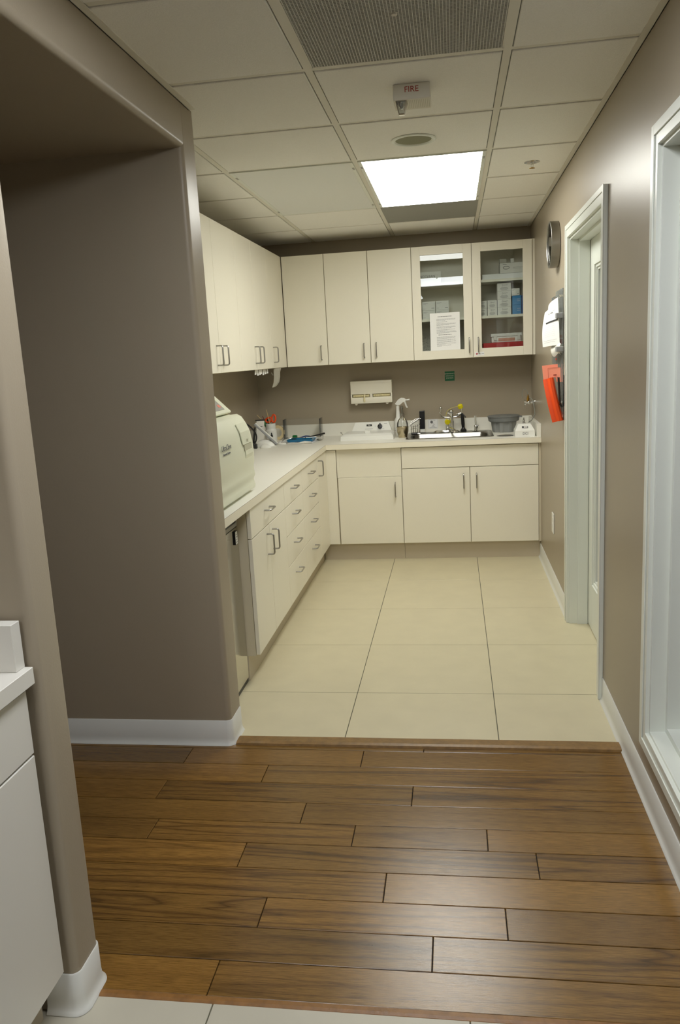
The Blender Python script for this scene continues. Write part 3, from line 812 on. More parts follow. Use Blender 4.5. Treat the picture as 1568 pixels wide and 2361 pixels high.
def cup():
    c = (-2.040, 6.15, ZK+.0005)
    root = thing('utensil_jar', 'white plastic jar of sticks and pens in the left counter corner', 'jar', c)
    MB().lathe(c, [(.046, 0), (.047, .008), (.047, .085), (.040, .094), (.0385, .10), (.040, .104), (.040, .139), (.034, .141), (.034, .10)], cap1=True).build('jar', M['white'], root)
    def rod(p, q, rr, mat, name, label, cat='stick'):
        tag(MB().cyl(p, q, rr, rr*.9, 8).build(name, mat), label, cat)
    x, y, z = c; z += .105
    rod((x-.010, y, z), (x-.103, y, 1.095), .0024, M['stick'], 'wooden_stick', 'thin wooden stick leaning left in the white jar')
    rod((x+.002, y-.008, z), (x-.022, y-.01, 1.135), .0026, M['stick'], 'wooden_stick', 'tall wooden stick standing upright in the white jar')
    rod((x-.020, y+.01, z), (x-.062, y+.008, 1.084), .0035, pbr('dark_red_plastic', (104, 40, 34), .4), 'dental_instrument', 'dark red slim tool with pale tip in the white jar', 'tool')
    rod((x-.024, y-.014, z), (x-.048, y-.016, 1.046), .010, M['greenpl'], 'marker_pen', 'green marker pen in the white jar', 'pen')
    rod((x-.005, y+.012, z), (x-.030, y+.012, 1.070), .007, M['darkink'], 'marker_pen', 'dark blue marker pen in the white jar behind the upright stick', 'pen')
    s = thing('scissors', 'orange-handled scissors standing handles up in the white jar', 'scissors', (x+.012, y, z))
    for k, (cx, cz, rx, rz, tilt) in enumerate(((x-.012, 1.052, .026, .017, .35), (x+.030, 1.062, .015, .030, -.1))):
        pts = []
        for i in range(21):
            a = 2*PI*i/20; px, pz = rx*math.cos(a), rz*math.sin(a)
            pts.append((cx+px*math.cos(tilt)-pz*math.sin(tilt), y-.002, cz+px*math.sin(tilt)+pz*math.cos(tilt)))
        MB().tube(pts, .0068, 8).build('finger_loop', M['orange'], s)
    MB().obox((x+.012, y, z+.005), (.2, 0, 1), (0, 1, 0), (1, 0, -.2), .035, .002, .007).build('blade', M['chrome'], s)
cup()
def small_things():
    m = MB().lathe((-2.005, 6.235, .943), [(.036, -.012), (.058, -.012), (.058, .012), (.036, .012), (.036, -.012)], (0, 1, 0), 32, cap0=False, cap1=False)
    tag(m.build('tape_roll', M['tan']), 'tan roll of masking tape standing behind the white jar', 'tape')
    root = thing('dropper_bottle', 'small brown dropper bottle with white label and black cap before the jar', 'bottle', (-2.015, 6.06, ZK))
    MB().lathe((-2.015, 6.06, ZK+.0005), [(.0145, 0), (.015, .004), (.015, .03), (.007, .038)]).build('bottle', M['brown'], root)
    MB().lathe((-2.015, 6.06, ZK+.0205), [(.0152, 0), (.0152, .018), (.012, .022)], cap0=False).build('label', M['white'], root)
    MB().lathe((-2.015, 6.06, ZK+.042), [(.009, 0), (.009, .014), (.006, .018), (.005, .03), (.002, .034)]).build('cap', M['black'], root)
    # black pen holder tool
    tag(MB().tube([(-2.098, 6.09, .957), (-2.103, 6.09, 1.0), (-2.118, 6.085, 1.035)], [.004, .009, .007], 8).cyl((-2.096, 6.09, ZK+.001), (-2.098, 6.09, .957), .004).build('black_tool', M['black']), 'black handled slim tool standing left of the white jar', 'tool')
    # acrylic box
    t = .003; x0, x1, y0, y1, z0, z1 = -1.95, -1.655, 6.20, 6.36, ZK+.0005, 1.043
    b = MB().box(x0, x1, y0, y0+t, z0, z1).box(x0, x1, y1-t, y1, z0, z1).box(x0, x0+t, y0+t, y1-t, z0, z1).box(x1-t, x1, y0+t, y1-t, z0, z1).box(x0+t, x1-t, y0+t, y1-t, z0, z0+t)
    tag(b.build('acrylic_box', M['acrylic']), 'empty clear acrylic box standing against the backsplash', 'box')
small_things()
def tray():
    z = ZK+.0006
    # paper wrap under and behind
    def sheet(u, v):
        x = -1.975+.31*u+.03*v; y = 5.90+.33*v-.02*u
        return (x, y, z+.001+.006*abs(math.sin(9*u+4*v))*(1 if 0 < u < 1 else .3))
    tag(MB().grid(sheet, 18, 12).build('paper_wrap', M['paper']), 'crumpled white paper wrap spread under the blue tray', 'paper')
    root = thing('instrument_tray', 'shallow blue tray holding dental instruments on the left counter', 'tray', (-1.775, 6.0, z+.008))
    t = MB().loft([rrect(-1.865, -1.675, 5.925, 6.10, .012, z+.008), rrect(-1.872, -1.665, 5.916, 6.11, .014, z+.024), rrect(-1.868, -1.669, 5.920, 6.106, .012, z+.024), rrect(-1.862, -1.678, 5.928, 6.097, .010, z+.012)], False, True, True)
    t.build('tray', M['blue'], root)
    zz = z+.026
    tag(MB().box(-1.85, -1.815, 6.05, 6.085, zz, zz+.022, .005).build('green_block', M['greenpl']), 'small green block lying in the blue tray', 'block')
    tag(MB().tube(fillet([(-1.86, 5.99, zz+.003), (-1.84, 6.0, zz+.008), (-1.76, 6.0, zz+.006), (-1.655, 6.03, zz+.005)], .01), .003, 8).build('dental_probe', M['nickel']), 'long steel dental probe lying across the blue tray', 'tool')
    tag(MB().tube([(-1.74, 6.0, zz+.004), (-1.70, 6.08, zz+.006), (-1.65, 6.17, zz+.010), (-1.625, 6.22, zz+.012)], [.004, .006, .006, .008], 8).build('handpiece', M['black']), 'black handled instrument poking out of the blue tray to the right', 'tool')
    tag(MB().tube([(-1.79, 6.02, zz+.004), (-1.745, 6.06, zz+.012), (-1.715, 6.075, zz+.009)], [.004, .006, .003], 8).build('dental_mirror', pbr('dark_blue_plastic', (40, 58, 110), .4)), 'dark blue tipped instrument lying in the blue tray', 'tool')
    tag(MB().tube(fillet([(-1.955, 5.86, z+.004), (-1.93, 5.87, z+.004), (-1.90, 5.90, z+.02), (-1.885, 5.93, z+.035), (-1.875, 5.98, z+.040), (-1.90, 6.02, z+.03)], .008), .0026, 8).build('wire_loop', M['nickel']), 'bent wire loop lying at the left end of the blue tray', 'wire')
    tag(MB().lathe((-1.895, 5.868, z), [(.03, 0), (.031, .006), (.026, .012), (.01, .014)], sx=1.1, sy=.7).build('oval_dish', M['white']), 'white oval plastic dish on the counter left of the blue tray', 'dish')
    tag(MB().tube([(-1.85, 5.872, z+.006), (-1.77, 5.862, z+.006), (-1.72, 5.868, z+.010), (-1.67, 5.880, z+.009)], [.004, .004, .010, .004], 8).build('plastic_spoon', M['card']), 'flat cream plastic spoon lying before the blue tray', 'spoon')
    tag(MB().grid(lambda u, v: (-1.70+.09*u, 6.02+.10*v, z+.003+.030*abs(math.sin(5*u+6*v+1))*(.4+.6*u)), 10, 10).build('crumpled_film', M['card']), 'crumpled pale wrapper at the right end of the blue tray', 'wrapper')
tray()

# ------------------------------------------------ ultrasonic cleaner
def cleaner():
    z = ZK+.0006
    root = thing('ultrasonic_cleaner', 'white countertop ultrasonic cleaner with black dial on its back panel', 'cleaner', (-1.26, 6.07, z))
    MB().loft([rrect(-1.460, -1.055, 5.935, 6.24, .006, z), rrect(-1.457, -1.058, 5.938, 6.237, .006, z+.034)], False).build('body', M['white'], root)
    MB().loft([rrect(-1.452, -1.063, 5.944, 6.185, .006, z+.0345), rrect(-1.438, -1.074, 5.965, 6.18, .01, z+.046), rrect(-1.41, -1.10, 6.0, 6.17, .01, z+.050)], False).build('lid', M['white'], root)
    MB().box(-1.275, -1.235, 5.99, 6.03, z+.0475, z+.066, .004).build('lid_knob', M['white'], root)
    b = MB().loft([[(-1.405, 6.19, z+.035), (-1.085, 6.19, z+.035), (-1.085, 6.24, z+.035), (-1.405, 6.24, z+.035)],
                   [(-1.372, 6.225, z+.112), (-1.112, 6.225, z+.112), (-1.112, 6.25, z+.112), (-1.372, 6.25, z+.112)]], False)
    back = b.build('back_panel', M['white'], root)
    n = Vector((0, -.91, .41)).normalized(); w = Vector((0, .41, .91)).normalized(); u = Vector((1, 0, 0))
    def P(x, h): return Vector((x, 6.19, z+.035))+w*h
    MB().use(M['black']).obox(P(-1.263, .058)+n*.0008, u, w, n, .021, .0075, .001).build('badge', None, back)
    text('Ney', .012, P(-1.263, .058)+n*.002, u, w, M['card'], back, 'lettering', ext=.0002)
    k = MB().lathe(P(-1.178, .045), [(.0185, 0), (.0185, .008), (.015, .010)], n)
    k.obox(P(-1.178, .047)+n*.013, u, w, n, .005, .020, .004)
    k.build('dial', M['black'], back)
    tag_ = MB().use(M['ink'])
    for x, hh, l in ((-1.135, .068, .012), (-1.215, .050, .006), (-1.175, .024, .03), (-1.265, .028, .03)): tag_.obox(P(x, hh)+n*.0005, u, w, n, l, .0008, .0003)
    tag_.build('print', None, back)
    for s, x in ((-1, -1.452), (1, -1.063)):
        MB().tube(fillet([(x, 6.05, z+.030), (x+s*.012, 6.05, z+.052), (x+s*.012, 6.05, z+.058), (x+s*.017, 6.05, z+.050)], .004), .003, 8).build('latch', M['chrome'], root)
cleaner()
def glove_dispenser():
    root = thing('glove_dispenser', 'cream plastic glove dispenser with two slots on the back wall', 'dispenser', (-1.25, 6.35, 1.13))
    x0, x1, z0, z1, y0 = -1.412, -1.083, 1.138, 1.314, 6.325
    m = MB().use(AL); sl = [(-1.402, -1.258), (-1.238, -1.094)]; za, zb = 1.186, 1.211
    m.box(x0, x1, y0, YB-.0005, zb, z1, .003).box(x0, x1, y0, YB-.0005, z0, za, .003)
    for a, b in ((x0, sl[0][0]), (sl[0][1], sl[1][0]), (sl[1][1], x1)): m.box(a, b, y0+.0005, YB-.0005, za-.004, zb+.004)
    m.box(x0-.001, x1+.001, y0-.002, y0+.03, z1-.022, z1-.018)
    m.cyl((-1.372, y0+.01, z0-.003), (-1.372, y0+.04, z0-.003), .010).cyl((-1.125, y0+.01, z0-.003), (-1.125, y0+.04, z0-.003), .010)
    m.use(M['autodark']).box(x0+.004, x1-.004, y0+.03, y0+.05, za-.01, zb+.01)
    m.build('housing', None, root)
    for a, b in sl:
        def f(u, v): return (a+.006+(b-a-.012)*u, y0+.018-.013*math.sin(PI*v)*(.5+.5*abs(math.sin(23*u+a*9))), za+.002+(zb-za-.004)*v)
        MB().grid(f, 26, 5).build('gloves', M['latex'], root)
    MB().tube([(-1.302, y0+.006, 1.205), (-1.303, y0-.007, 1.185), (-1.306, y0-.005, 1.165), (-1.303, y0-.003, 1.150)], [.010, .006, .009, .007], 8).build('glove_tip', M['latex'], root)
glove_dispenser()
def signs():
    root = thing('emergency_sign', 'small green emergency eyewash station sign on the back wall', 'sign', (-.629, 6.403, 1.281))
    MB().box(-.667, -.591, 6.4035, 6.4058, 1.281, 1.355, .0006, 1).build('plate', M['green'], root)
    for k, s in enumerate(('EMERGENCY', 'EYEWASH', 'STATION')):
        text(s, .0135, (-.629, 6.4032, 1.336-.017*k), (1, 0, 0), (0, 0, 1), M['card'], root, ext=.0002)
    root = thing('instruction_sticker', 'square white instruction sticker on the backsplash left of the faucet', 'sticker', (-.77, 6.385, .910))
    p = MB().use(M['paper']).box(-.808, -.731, 6.3860, 6.3868, .910, .986); p.use(M['ink'])
    for z0 in (.9125, .983): p.box(-.806, -.733, 6.3856, 6.3861, z0, z0+.0008)
    for x0 in (-.806, -.7338): p.box(x0, x0+.0008, 6.3856, 6.3861, .9125, .9838)
    p.build('sheet', None, root)
    q = MB().lathe((-.781, 6.3858, .963), [(.011, 0), (.011, .0004), (.0095, .0005)], (0, -1, 0), 20).tube([(-.772, 6.3855, .955), (-.765, 6.3855, .945), (-.757, 6.3855, .948), (-.762, 6.3855, .937), (-.775, 6.3855, .935)], .0012, 6)
    q.build('pictogram', M['ink'], root)
    text('EYE WASH', .008, (-.770, 6.3858, .976), (1, 0, 0), (0, 0, 1), M['ink'], root, ext=.0002)
    text('WASH', .009, (-.770, 6.3858, .928), (1, 0, 0), (0, 0, 1), M['darkink'], root, ext=.0002)
    text('YOUR HANDS', .009, (-.770, 6.3858, .919), (1, 0, 0), (0, 0, 1), M['darkink'], root, ext=.0002)
    root = thing('first_aid_sticker', 'small white sticker with red cross below the right glass door', 'sticker', (-.404, YU, 1.466))
    MB().box(-.437, -.371, YU-.0012, YU-.0003, 1.466, 1.4925).build('sheet', M['paper'], root)
    MB().box(-.4315, -.4165, YU-.0018, YU-.0011, 1.477, 1.482).box(-.4265, -.4215, YU-.0018, YU-.0011, 1.472, 1.487).build('red_cross', M['red'], root)
    text('FIRST AID', .0095, (-.392, YU-.0014, 1.4792), (1, 0, 0), (0, 0, 1), M['darkink'], root, ext=.0002)
signs()
def soap():
    c = (-.992, 6.05, ZK+.0005)
    root = thing('soap_pump_bottle', 'round clear pump bottle in a champagne metal cup beside the sink', 'bottle', c)
    MB().lathe(c, [(.031, 0), (.033, .004), (.044, .05), (.046, .080), (.044, .083), (.043, .078)]).build('metal_cup', M['gold'], root)
    MB().lathe(c, [(.030, .006), (.041, .06), (.043, .09), (.041, .11), (.032, .132), (.018, .148), (.014, .160), (.014, .166)], cap0=True).build('bottle', M['bottleglass'], root)
    MB().lathe(c, [(.016, .162), (.016, .180), (.008, .184), (.007, .215), (.010, .218), (.010, .236), (.004, .238)]).build('pump', M['nickel'], root)
    MB().cyl((c[0], c[1], c[2]+.02), (c[0], c[1], c[2]+.165), .003).build('dip_tube', M['white'], root)
    root = thing('spray_bottle', 'tall white trigger spray bottle behind the round pump bottle', 'bottle', (-1.045, 6.29, ZK))
    x, y, z = -1.04, 6.29, ZK+.0005
    MB().lathe((x, y, z), [(.032, 0), (.034, .006), (.034, .09), (.030, .115), (.018, .135), (.013, .20), (.0125, .225)]).build('bottle', M['white'], root)
    hd = MB().prism([(-1.062, 1.125), (-1.040, 1.112), (-1.018, 1.118), (-.998, 1.136), (-.975, 1.142), (-.972, 1.158), (-.990, 1.170), (-1.012, 1.172), (-1.035, 1.158)], 'y', y-.013, y+.013, False, .003)
    hd.build('spray_head', M['white'], root)
    MB().cyl((-.972, y, 1.152), (-.945, y, 1.154), .006, .007).build('nozzle', M['white'], root)
    MB().tube([(-.985, y, 1.145), (-.978, y, 1.125), (-.972, y, 1.105), (-.964, y, 1.092)], [.009, .007, .006, .006], 8).build('trigger', M['white'], root)
soap()
def sink_side():
    z = ZK+.0065
    root = thing('wire_rack', 'small bent chrome wire rack at the back left of the sink', 'rack', (-.90, 6.24, z))
    MB().tube(fillet([(-.945, 6.22, z+.075), (-.905, 6.23, z+.10), (-.868, 6.24, z+.122), (-.873, 6.24, z+.108), (-.92, 6.23, z+.082), (-.945, 6.22, z+.060)], .006), .0028, 8).tube(fillet([(-.94, 6.24, z+.09), (-.90, 6.25, z+.115), (-.86, 6.25, z+.115)], .006), .0025, 8).build('handle_loop', M['nickel'], root)
    m = MB()
    for k in range(5): m.tube(fillet([(-.935+.016*k, 6.20, z+.004), (-.935+.016*k, 6.20, z+.05+.004*k), (-.935+.016*k, 6.26, z+.06+.004*k), (-.935+.016*k, 6.26, z+.003)], .006), .0018, 6)
    m.tube([(-.94, 6.20, z+.04), (-.87, 6.20, z+.05)], .002, 6).tube([(-.94, 6.26, z+.05), (-.87, 6.26, z+.06)], .002, 6).tube([(-.94, 6.20, z+.004), (-.866, 6.20, z+.004)], .002, 6)
    m.build('wires', M['chrome'], root)
    tag(MB().box(-.935, -.885, 6.145, 6.185, z, z+.016, .006).build('scrub_pad', M['black']), 'black scrub pad on the back left corner of the sink rim', 'pad')
    root = thing('black_dispenser', 'upright black box with white base standing behind the sink, left of the sticker', 'dispenser', (-.852, 6.32, ZK))
    MB().box(-.870, -.833, 6.300, 6.340, ZK+.007, .918, .003).build('base', M['white'], root)
    MB().box(-.8725, -.8315, 6.297, 6.342, .919, 1.061, .003).build('body', M['black'], root)
sink_side()
def tubd():
    c = (-.228, 6.20, ZK+.0005)
    root = thing('storage_tub', 'round grey plastic tub with wide lid beside the sink', 'tub', c)
    prof = lambda rr, zz: [(c[0]+(rr+.004*(1 if (i//3) % 2 else -1))*math.cos(2*PI*i/48), c[1]+(rr+.004*(1 if (i//3) % 2 else -1))*.9*math.sin(2*PI*i/48), c[2]+zz) for i in range(48)]
    MB().loft([prof(.080, 0), prof(.083, .004), prof(.092, .078)], True).build('body', M['tub'], root, sharp=20)
    m = MB().lathe(c, [(.102, .078), (.114, .084), (.119, .112), (.124, .115), (.124, .121), (.112, .126), (.05, .128), (.001, .1285)], sy=.9)
    m.box(c[0]+.02, c[0]+.055, c[1]-.075, c[1]-.055, c[2]+.126, c[2]+.130, .001)
    m.box(c[0]+.11, c[0]+.135, c[1]-.05, c[1]-.02, c[2]+.108, c[2]+.118, .002)
    m.build('lid', M['tubdark'], root)
tubd()
def dci():
    z = ZK+.0006; y0 = 5.775
    root = thing('white_chairside_device', 'white tapered device with dark slot at the right end of the worktop', 'device', (-.101, 5.85, z))
    b = MB().loft([rrect(-.176, -.034, y0, y0+.15, .006, z), rrect(-.174, -.037, y0, y0+.148, .006, z+.042), rrect(-.153, -.062, y0+.035, y0+.12, .006, z+.088)], False)
    body = b.build('body', M['white'], root)
    n = Vector((0, -.8, .6)).normalized(); w = Vector((0, .6, .8)).normalized(); u = Vector((1, 0, 0))
    p = Vector((-.104, y0+.018, z+.0655))
    MB().use(M['darkink']).obox(p+n*.0005, u, w, n, .021, .0085, .001, .0008).use(M['card']).obox(p+n*.0012+u*.004, u, w, n, .013, .0045, .0009).build('slot', None, body)
    text('DCI', .026, (-.103, y0-.0012, z+.021), (1, 0, 0), (0, 0, 1), M['ink'], body, sx=.9, ext=.0003)
    m = MB().cyl((-.107, y0+.08, z+.088), (-.107, y0+.08, z+.115), .006).sphere((-.107, y0+.08, z+.104), .009).cyl((-.107, y0+.08, z+.115), (-.107, y0+.08, z+.128), .004).tube([(-.120, y0+.08, z+.088), (-.107, y0+.08, z+.100), (-.095, y0+.08, z+.088)], .003, 6)
    m.build('fitting', M['nickel'], root)
dci()
def valve():
    y = 6.12; z = 1.103
    root = thing('wall_valve', 'chrome and brass gas valve with coiled clear hose on the right wall corner', 'valve', (-.03, y, z))
    b = MB().cyl((-.0005, y, z+.002), (-.012, y, z+.002), .022).cyl((-.01, y, z), (-.070, y, z), .009).sphere((-.045, y, z), .014).lathe((-.068, y, z), [(.010, 0), (.019, .002), (.019, .012), (.010, .014)], (-1, 0, 0)).cyl((-.076, y, z), (-.079, y, z-.035), .005, .003)
    b.build('body', M['chrome'], root)
    MB().cyl((-.052, y, z+.01), (-.052, y, z+.045), .008).cyl((-.052, y, z+.02), (-.052, y, z+.03), .012, seg=6).cyl((-.052, y, z+.045), (-.052, y, z+.058), .0045).build('brass_fitting', M['brass'], root)
    MB().tube(fillet([(-.053, y, z+.055), (-.058, y, z+.085), (-.075, y, z+.105), (-.092, y, z+.09), (-.096, y, z+.06), (-.092, y, z+.035)], .012), .0022, 8).build('thin_hose', M['hose'], root)
    MB().tube(fillet([(-.050, y, z+.038), (-.03, y, z+.032), (-.016, y-.01, z+.005), (-.010, y-.04, z-.04), (-.012, y-.10, z-.085), (-.04, y-.15, z-.12), (-.07, y-.20, z-.132)], .015), .0034, 8).build('thick_hose', M['hose'], root)
valve()

# ------------------------------------------------ paper slips and bracket under the left wall units
m = MB()
for k in range(7):
    y = 5.16+.055*k; dz = .028+.004*((k*5) % 3); tl = .012*((k*3) % 4-1.5)/1.5
    m.prism([(y, 1.4528), (y+.042, 1.4528), (y+.042+tl, 1.4528-dz), (y+tl, 1.4528-dz-.002)], 'x', -1.888-.003*(k % 2), -1.8865-.003*(k % 2))
tag(m.build('paper_slips', M['paper']), 'row of short white paper slips hanging below the left wall cabinets', 'paper')
root = thing('plastic_bracket', 'curved frosted plastic bracket hanging below the corner wall cabinet', 'bracket', (-1.90, 5.70, 1.32))
out = [(-1.879, 1.4530), (-1.832, 1.4530), (-1.842, 1.425), (-1.844, 1.39), (-1.852, 1.355), (-1.874, 1.327), (-1.893, 1.318), (-1.899, 1.320), (-1.886, 1.350), (-1.880, 1.39)]
MB().prism(out, 'y', 5.675, 5.725, False, .002).build('arm', M['bracket'], root)
MB().tube([(-1.878, 5.70, 1.404), (-1.892, 5.70, 1.408), (-1.902, 5.70, 1.424)], .005, 8).build('hook', M['bracket'], root)

# ------------------------------------------------ contents of the glass cabinet
def carton(name, label, x0, x1, z0, z1, mat, cat='box', group=None, y0=6.15, y1=6.30, marks=0, side=None):
    root = thing(name, label, cat, ((x0+x1)/2, (y0+y1)/2, z0), group)
    MB().box(x0+.0006, x1-.0006, y0, y1, z0+.0004, z1-.0004, .0008, 1).build('carton', mat, root)
    w = x1-x0; h = z1-z0; cx = (x0+x1)/2; cz = (z0+z1)/2; mk = MB().use(M['ink'])
    if marks == 1:      # signature-like brand and a block of small print
        mk.tube([(cx-.16*w, y0-.0003, cz+.20*h), (cx-.10*w, y0-.0003, cz+.36*h), (cx-.12*w, y0-.0003, cz+.08*h), (cx-.04*w, y0-.0003, cz+.24*h), (cx+.05*w, y0-.0003, cz+.20*h), (cx+.26*w, y0-.0003, cz+.24*h)], .0011, 5)
        for k in range(5):
            l = (.20, .27, .30, .27, .2)[k]*w
            mk.box(cx-l, cx+l, y0-.0006, y0-.0001, cz-.06*h-.08*h*k, cz-.06*h-.08*h*k+.0014)
        mk.build('print', None, root)
    if marks == 2:
        for a, l in ((.30, .18), (.20, .12), (-.32, .08)): mk.box(cx-.42*w, cx-.42*w+2*l*w, y0-.0006, y0-.0001, cz+a*h, cz+a*h+.0014)
        mk.box(cx+.2*w, cx+.42*w, y0-.0006, y0-.0001, cz-.3*h, cz-.3*h+.003)
        mk.build('print', None, root)
    if marks == 3:
        mk.use(M['card'])
        for k in range(2): mk.box(cx+.05*w, cx+.40*w, y0-.0006, y0-.0001, cz+.1*h-.2*h*k, cz+.1*h-.2*h*k+.0014)
        mk.build('print', None, root)
    if marks == 0: mk.bm.free()
    return root
S1, S2, S0 = 2.0084, 1.7514, 1.4720
r1 = carton('supply_box', 'white box lettered ACCLEAN on the top shelf behind the left glass door', -.868, -.671, S1, 2.095, M['card'])
text('ACCLEAN', .025, (-.772, 6.1488, 2.060), (1, 0, 0), (0, 0, 1), M['ink'], r1, ext=.0002)
text('Prophylaxis', .018, (-.772, 6.1488, 2.038), (1, 0, 0), (0, 0, 1), M['ink'], r1, ext=.0002)
for (a, b, z0, z1, l) in ((-.868+.05, -.7205, S2, 1.8165, 'white box at lower left of the four stacked behind the left glass door'), (-.7180, -.620, S2, 1.8165, 'white box at lower right of the four, half hidden by the notice'),
                          (-.818, -.7205, 1.8165, 1.881, 'white box at upper left of the four stacked behind the left glass door'), (-.7180, -.620, 1.8165, 1.881, 'white box at upper right of the four stacked behind the left glass door')):
    carton('supply_box', l, a, b, z0, z1, M['card'], group='white boxes in a block of four', marks=2)
lv = ('bottom', 'second', 'third', 'topmost')
for k in range(4):
    carton('glove_box', '%s white printed box of the stack of four behind the right glass door' % lv[k], -.2655, -.166, S2+.0573*k, S2+.0573*(k+1), M['card'], group='white printed boxes on the middle shelf', marks=1)
for k in range(2):
    carton('glove_box', '%s white printed box of the pair just left of the stack of four' % ('lower', 'upper')[k], -.338, -.268, S2+.0555*k, S2+.0555*(k+1), M['card'], group='white printed boxes on the middle shelf', marks=1)
    carton('glove_box', '%s white printed box half hidden at the left edge of the right glass door' % ('lower', 'upper')[k], -.413, -.3415, S2+.055*k, S2+.055*(k+1), M['card'], group='white printed boxes on the middle shelf', marks=1)
    carton('blue_box', '%s bright blue box of the front pair under the small white box' % ('lower', 'upper')[k], -.1575, -.0935, S2+.067*k, S2+.067*(k+1), M['boxblue'], group='blue boxes on the middle shelf', marks=3)
    carton('blue_box', '%s dark blue box of the pair at the far right of the middle shelf' % ('lower', 'upper')[k], -.091, -.040, S2+.067*k, S2+.067*(k+1), M['boxnavy'], group='blue boxes on the middle shelf', y0=6.17)
carton('supply_box', 'small white box sitting on top of the bright blue boxes', -.163, -.104, S2+.1342, 1.937, M['card'], marks=2)
carton('long_flat_box', 'long flat pale box on the top shelf behind the right glass door', -.374, -.042, S1, 2.0475, M['paper'])
r2 = carton('supply_box', 'white box with oval ring logo on the top shelf behind the right glass door', -.244, -.052, 2.0478, 2.120, M['card'])
MB().tube([(-.198+.022*math.cos(2*PI*i/20), 6.1494, 2.086+.010*math.sin(2*PI*i/20)) for i in range(21)], .0013, 6).build('logo_ring', M['darkink'], r2)
MB().use(M['ink']).box(-.15, -.07, 6.1492, 6.1499, 2.085, 2.0864).box(-.15, -.09, 6.1492, 6.1499, 2.078, 2.0794).box(-.222, -.195, 6.1492, 6.1499, 2.108, 2.111).build('print', None, r2)
carton('supply_box', 'small grey-white carton on top of the ring logo box', -.246, -.195, 2.1202, 2.150, M['bracket'], y0=6.155, y1=6.22)
carton('supply_box', 'tiny white carton on top of the ring logo box, right of the other', -.168, -.142, 2.1202, 2.150, M['card'], y0=6.155, y1=6.20)
tag(MB().box(-.374, -.042, 6.13, 6.34, S0+.0004, 1.554, .003).build('red_case', M['red']), 'flat red case on the bottom shelf behind the right glass door', 'case')
def kit():
    root = thing('plastic_kit_box', 'white latched plastic box with peach label on the flat red case', 'box', (-.2, 6.2, 1.5545))
    z = 1.5545
    MB().box(-.312, -.095, 6.15, 6.28, z, z+.042, .003).build('body', M['white'], root)
    MB().box(-.318, -.089, 6.143, 6.286, z+.042, z+.064, .003).build('lid', M['white'], root)
    MB().box(-.262, -.142, 6.1485, 6.1499, z+.008, z+.030).build('label', M['peach'], root)
    for x in (-.297, -.124): MB().box(x, x+.024, 6.141, 6.1495, z+.014, z+.050, .002).build('latch', M['card'], root)
kit()
def pouch():
    random.seed(3)
    root = thing('clear_bag', 'clear bag of small silvery parts behind the left glass door', 'bag', (-.81, 6.17, S0))
    MB().grid(lambda u, v: (-.845+.08*u, 6.16-.02*math.sin(PI*u), S0+.052+.13*v*(.6+.4*math.sin(PI*u))), 8, 8).build('film', M['acrylic'], root)
    p = MB()
    for k in range(46):
        c = Vector((-.840+.07*random.random(), 6.165+.03*random.random(), S0+.055+.095*random.random()**1.5))
        d = Vector((random.uniform(-1, 1), random.uniform(-1, 1), random.uniform(-1, 1))).normalized()
        p.cyl(c, c+d*.010, .0012, seg=5)
    o = p.build('small_parts', M['nickel'], root); o['kind'] = 'stuff'
    tag(MB().box(-.86, -.70, 6.13, 6.28, S0+.0004, S0+.050, .004).build('white_tray', M['white']), 'low white plastic tray behind the left glass door, partly behind the notice', 'tray')
pouch()
def notice():
    root = thing('printed_notice', 'white printed instruction sheet taped inside the left glass door pane', 'notice', (-.651, YU-.001, 1.519))
    y = YU+.0085
    MB().box(-.762, -.543, y, y+.0008, 1.5195, 1.790).build('sheet', M['paper'], root)
    random.seed(11)
    body = MB().use(M['ink']); z = 1.752; lines = 0
    def row(z, x0, x1, h, mb):
        x = x0
        while x < x1-.004:
            w = random.uniform(.004, .014); w = min(w, x1-x)
            mb.box(x, x+w, y-.0006, y-.0001, z, z+h); x += w+.0022
    hd = MB().use(M['darkink']); row(1.762, -.705, -.600, .0030, hd); row(1.630, -.702, -.606, .0030, hd); hd.build('heading', None, root)
    for para, (z, n, x1) in enumerate(((1.745, 3, -.575), (1.724, 1, -.61), (1.712, 3, -.572), (1.690, 3, -.575), (1.668, 2, -.575), (1.655, 3, -.57), (1.615, 3, -.577), (1.595, 2, -.572), (1.582, 2, -.575), (1.568, 2, -.575), (1.555, 2, -.61))):
        for k in range(n): row(z-.0058*k, -.714, x1 if k < n-1 else x1-random.uniform(.02, .09), .0016, body)
    body.build('text_lines', None, root)
notice()

# ------------------------------------------------ right wall things
def clock():
    cy, cz, rr, dp = 4.795, 2.064, .126, .050
    root = thing('wall_clock', 'round wall clock with wide brushed steel rim on the right wall', 'clock', (0, cy, cz))
    MB().lathe((-.0005, cy, cz), [(rr*.97, 0), (rr, .003), (rr, dp-.002), (rr-.003, dp), (rr-.010, dp), (rr-.013, dp-.004), (rr-.013, .022)], (-1, 0, 0), 48, cap1=False).build('rim', M['steel'], root)
    MB().cyl((-.018, cy, cz), (-.020, cy, cz), rr-.0132, seg=48).build('dial', pbr('dark_dial', (34, 34, 34), .4), root)
    MB().cyl((-.042, cy, cz), (-.0435, cy, cz), rr-.0132, seg=48).build('pane', M['glass'], root)
    h = MB()
    for a, l, w in ((60, .062, .004), (-40, .09, .003)):
        d = Vector((0, math.sin(math.radians(a)), math.cos(math.radians(a)))); h.obox(Vector((-.024, cy, cz))+d*l/2, d, (1, 0, 0), d.cross(Vector((1, 0, 0))), l/2, .0008, w)
    for k in range(12):
        d = Vector((0, math.sin(k*PI/6), math.cos(k*PI/6))); h.obox(Vector((-.0215, cy, cz))+d*.100, d, (1, 0, 0), d.cross(Vector((1, 0, 0))), .007, .0008, .002)
    h.build('hands_and_marks', M['white'], root)
clock()
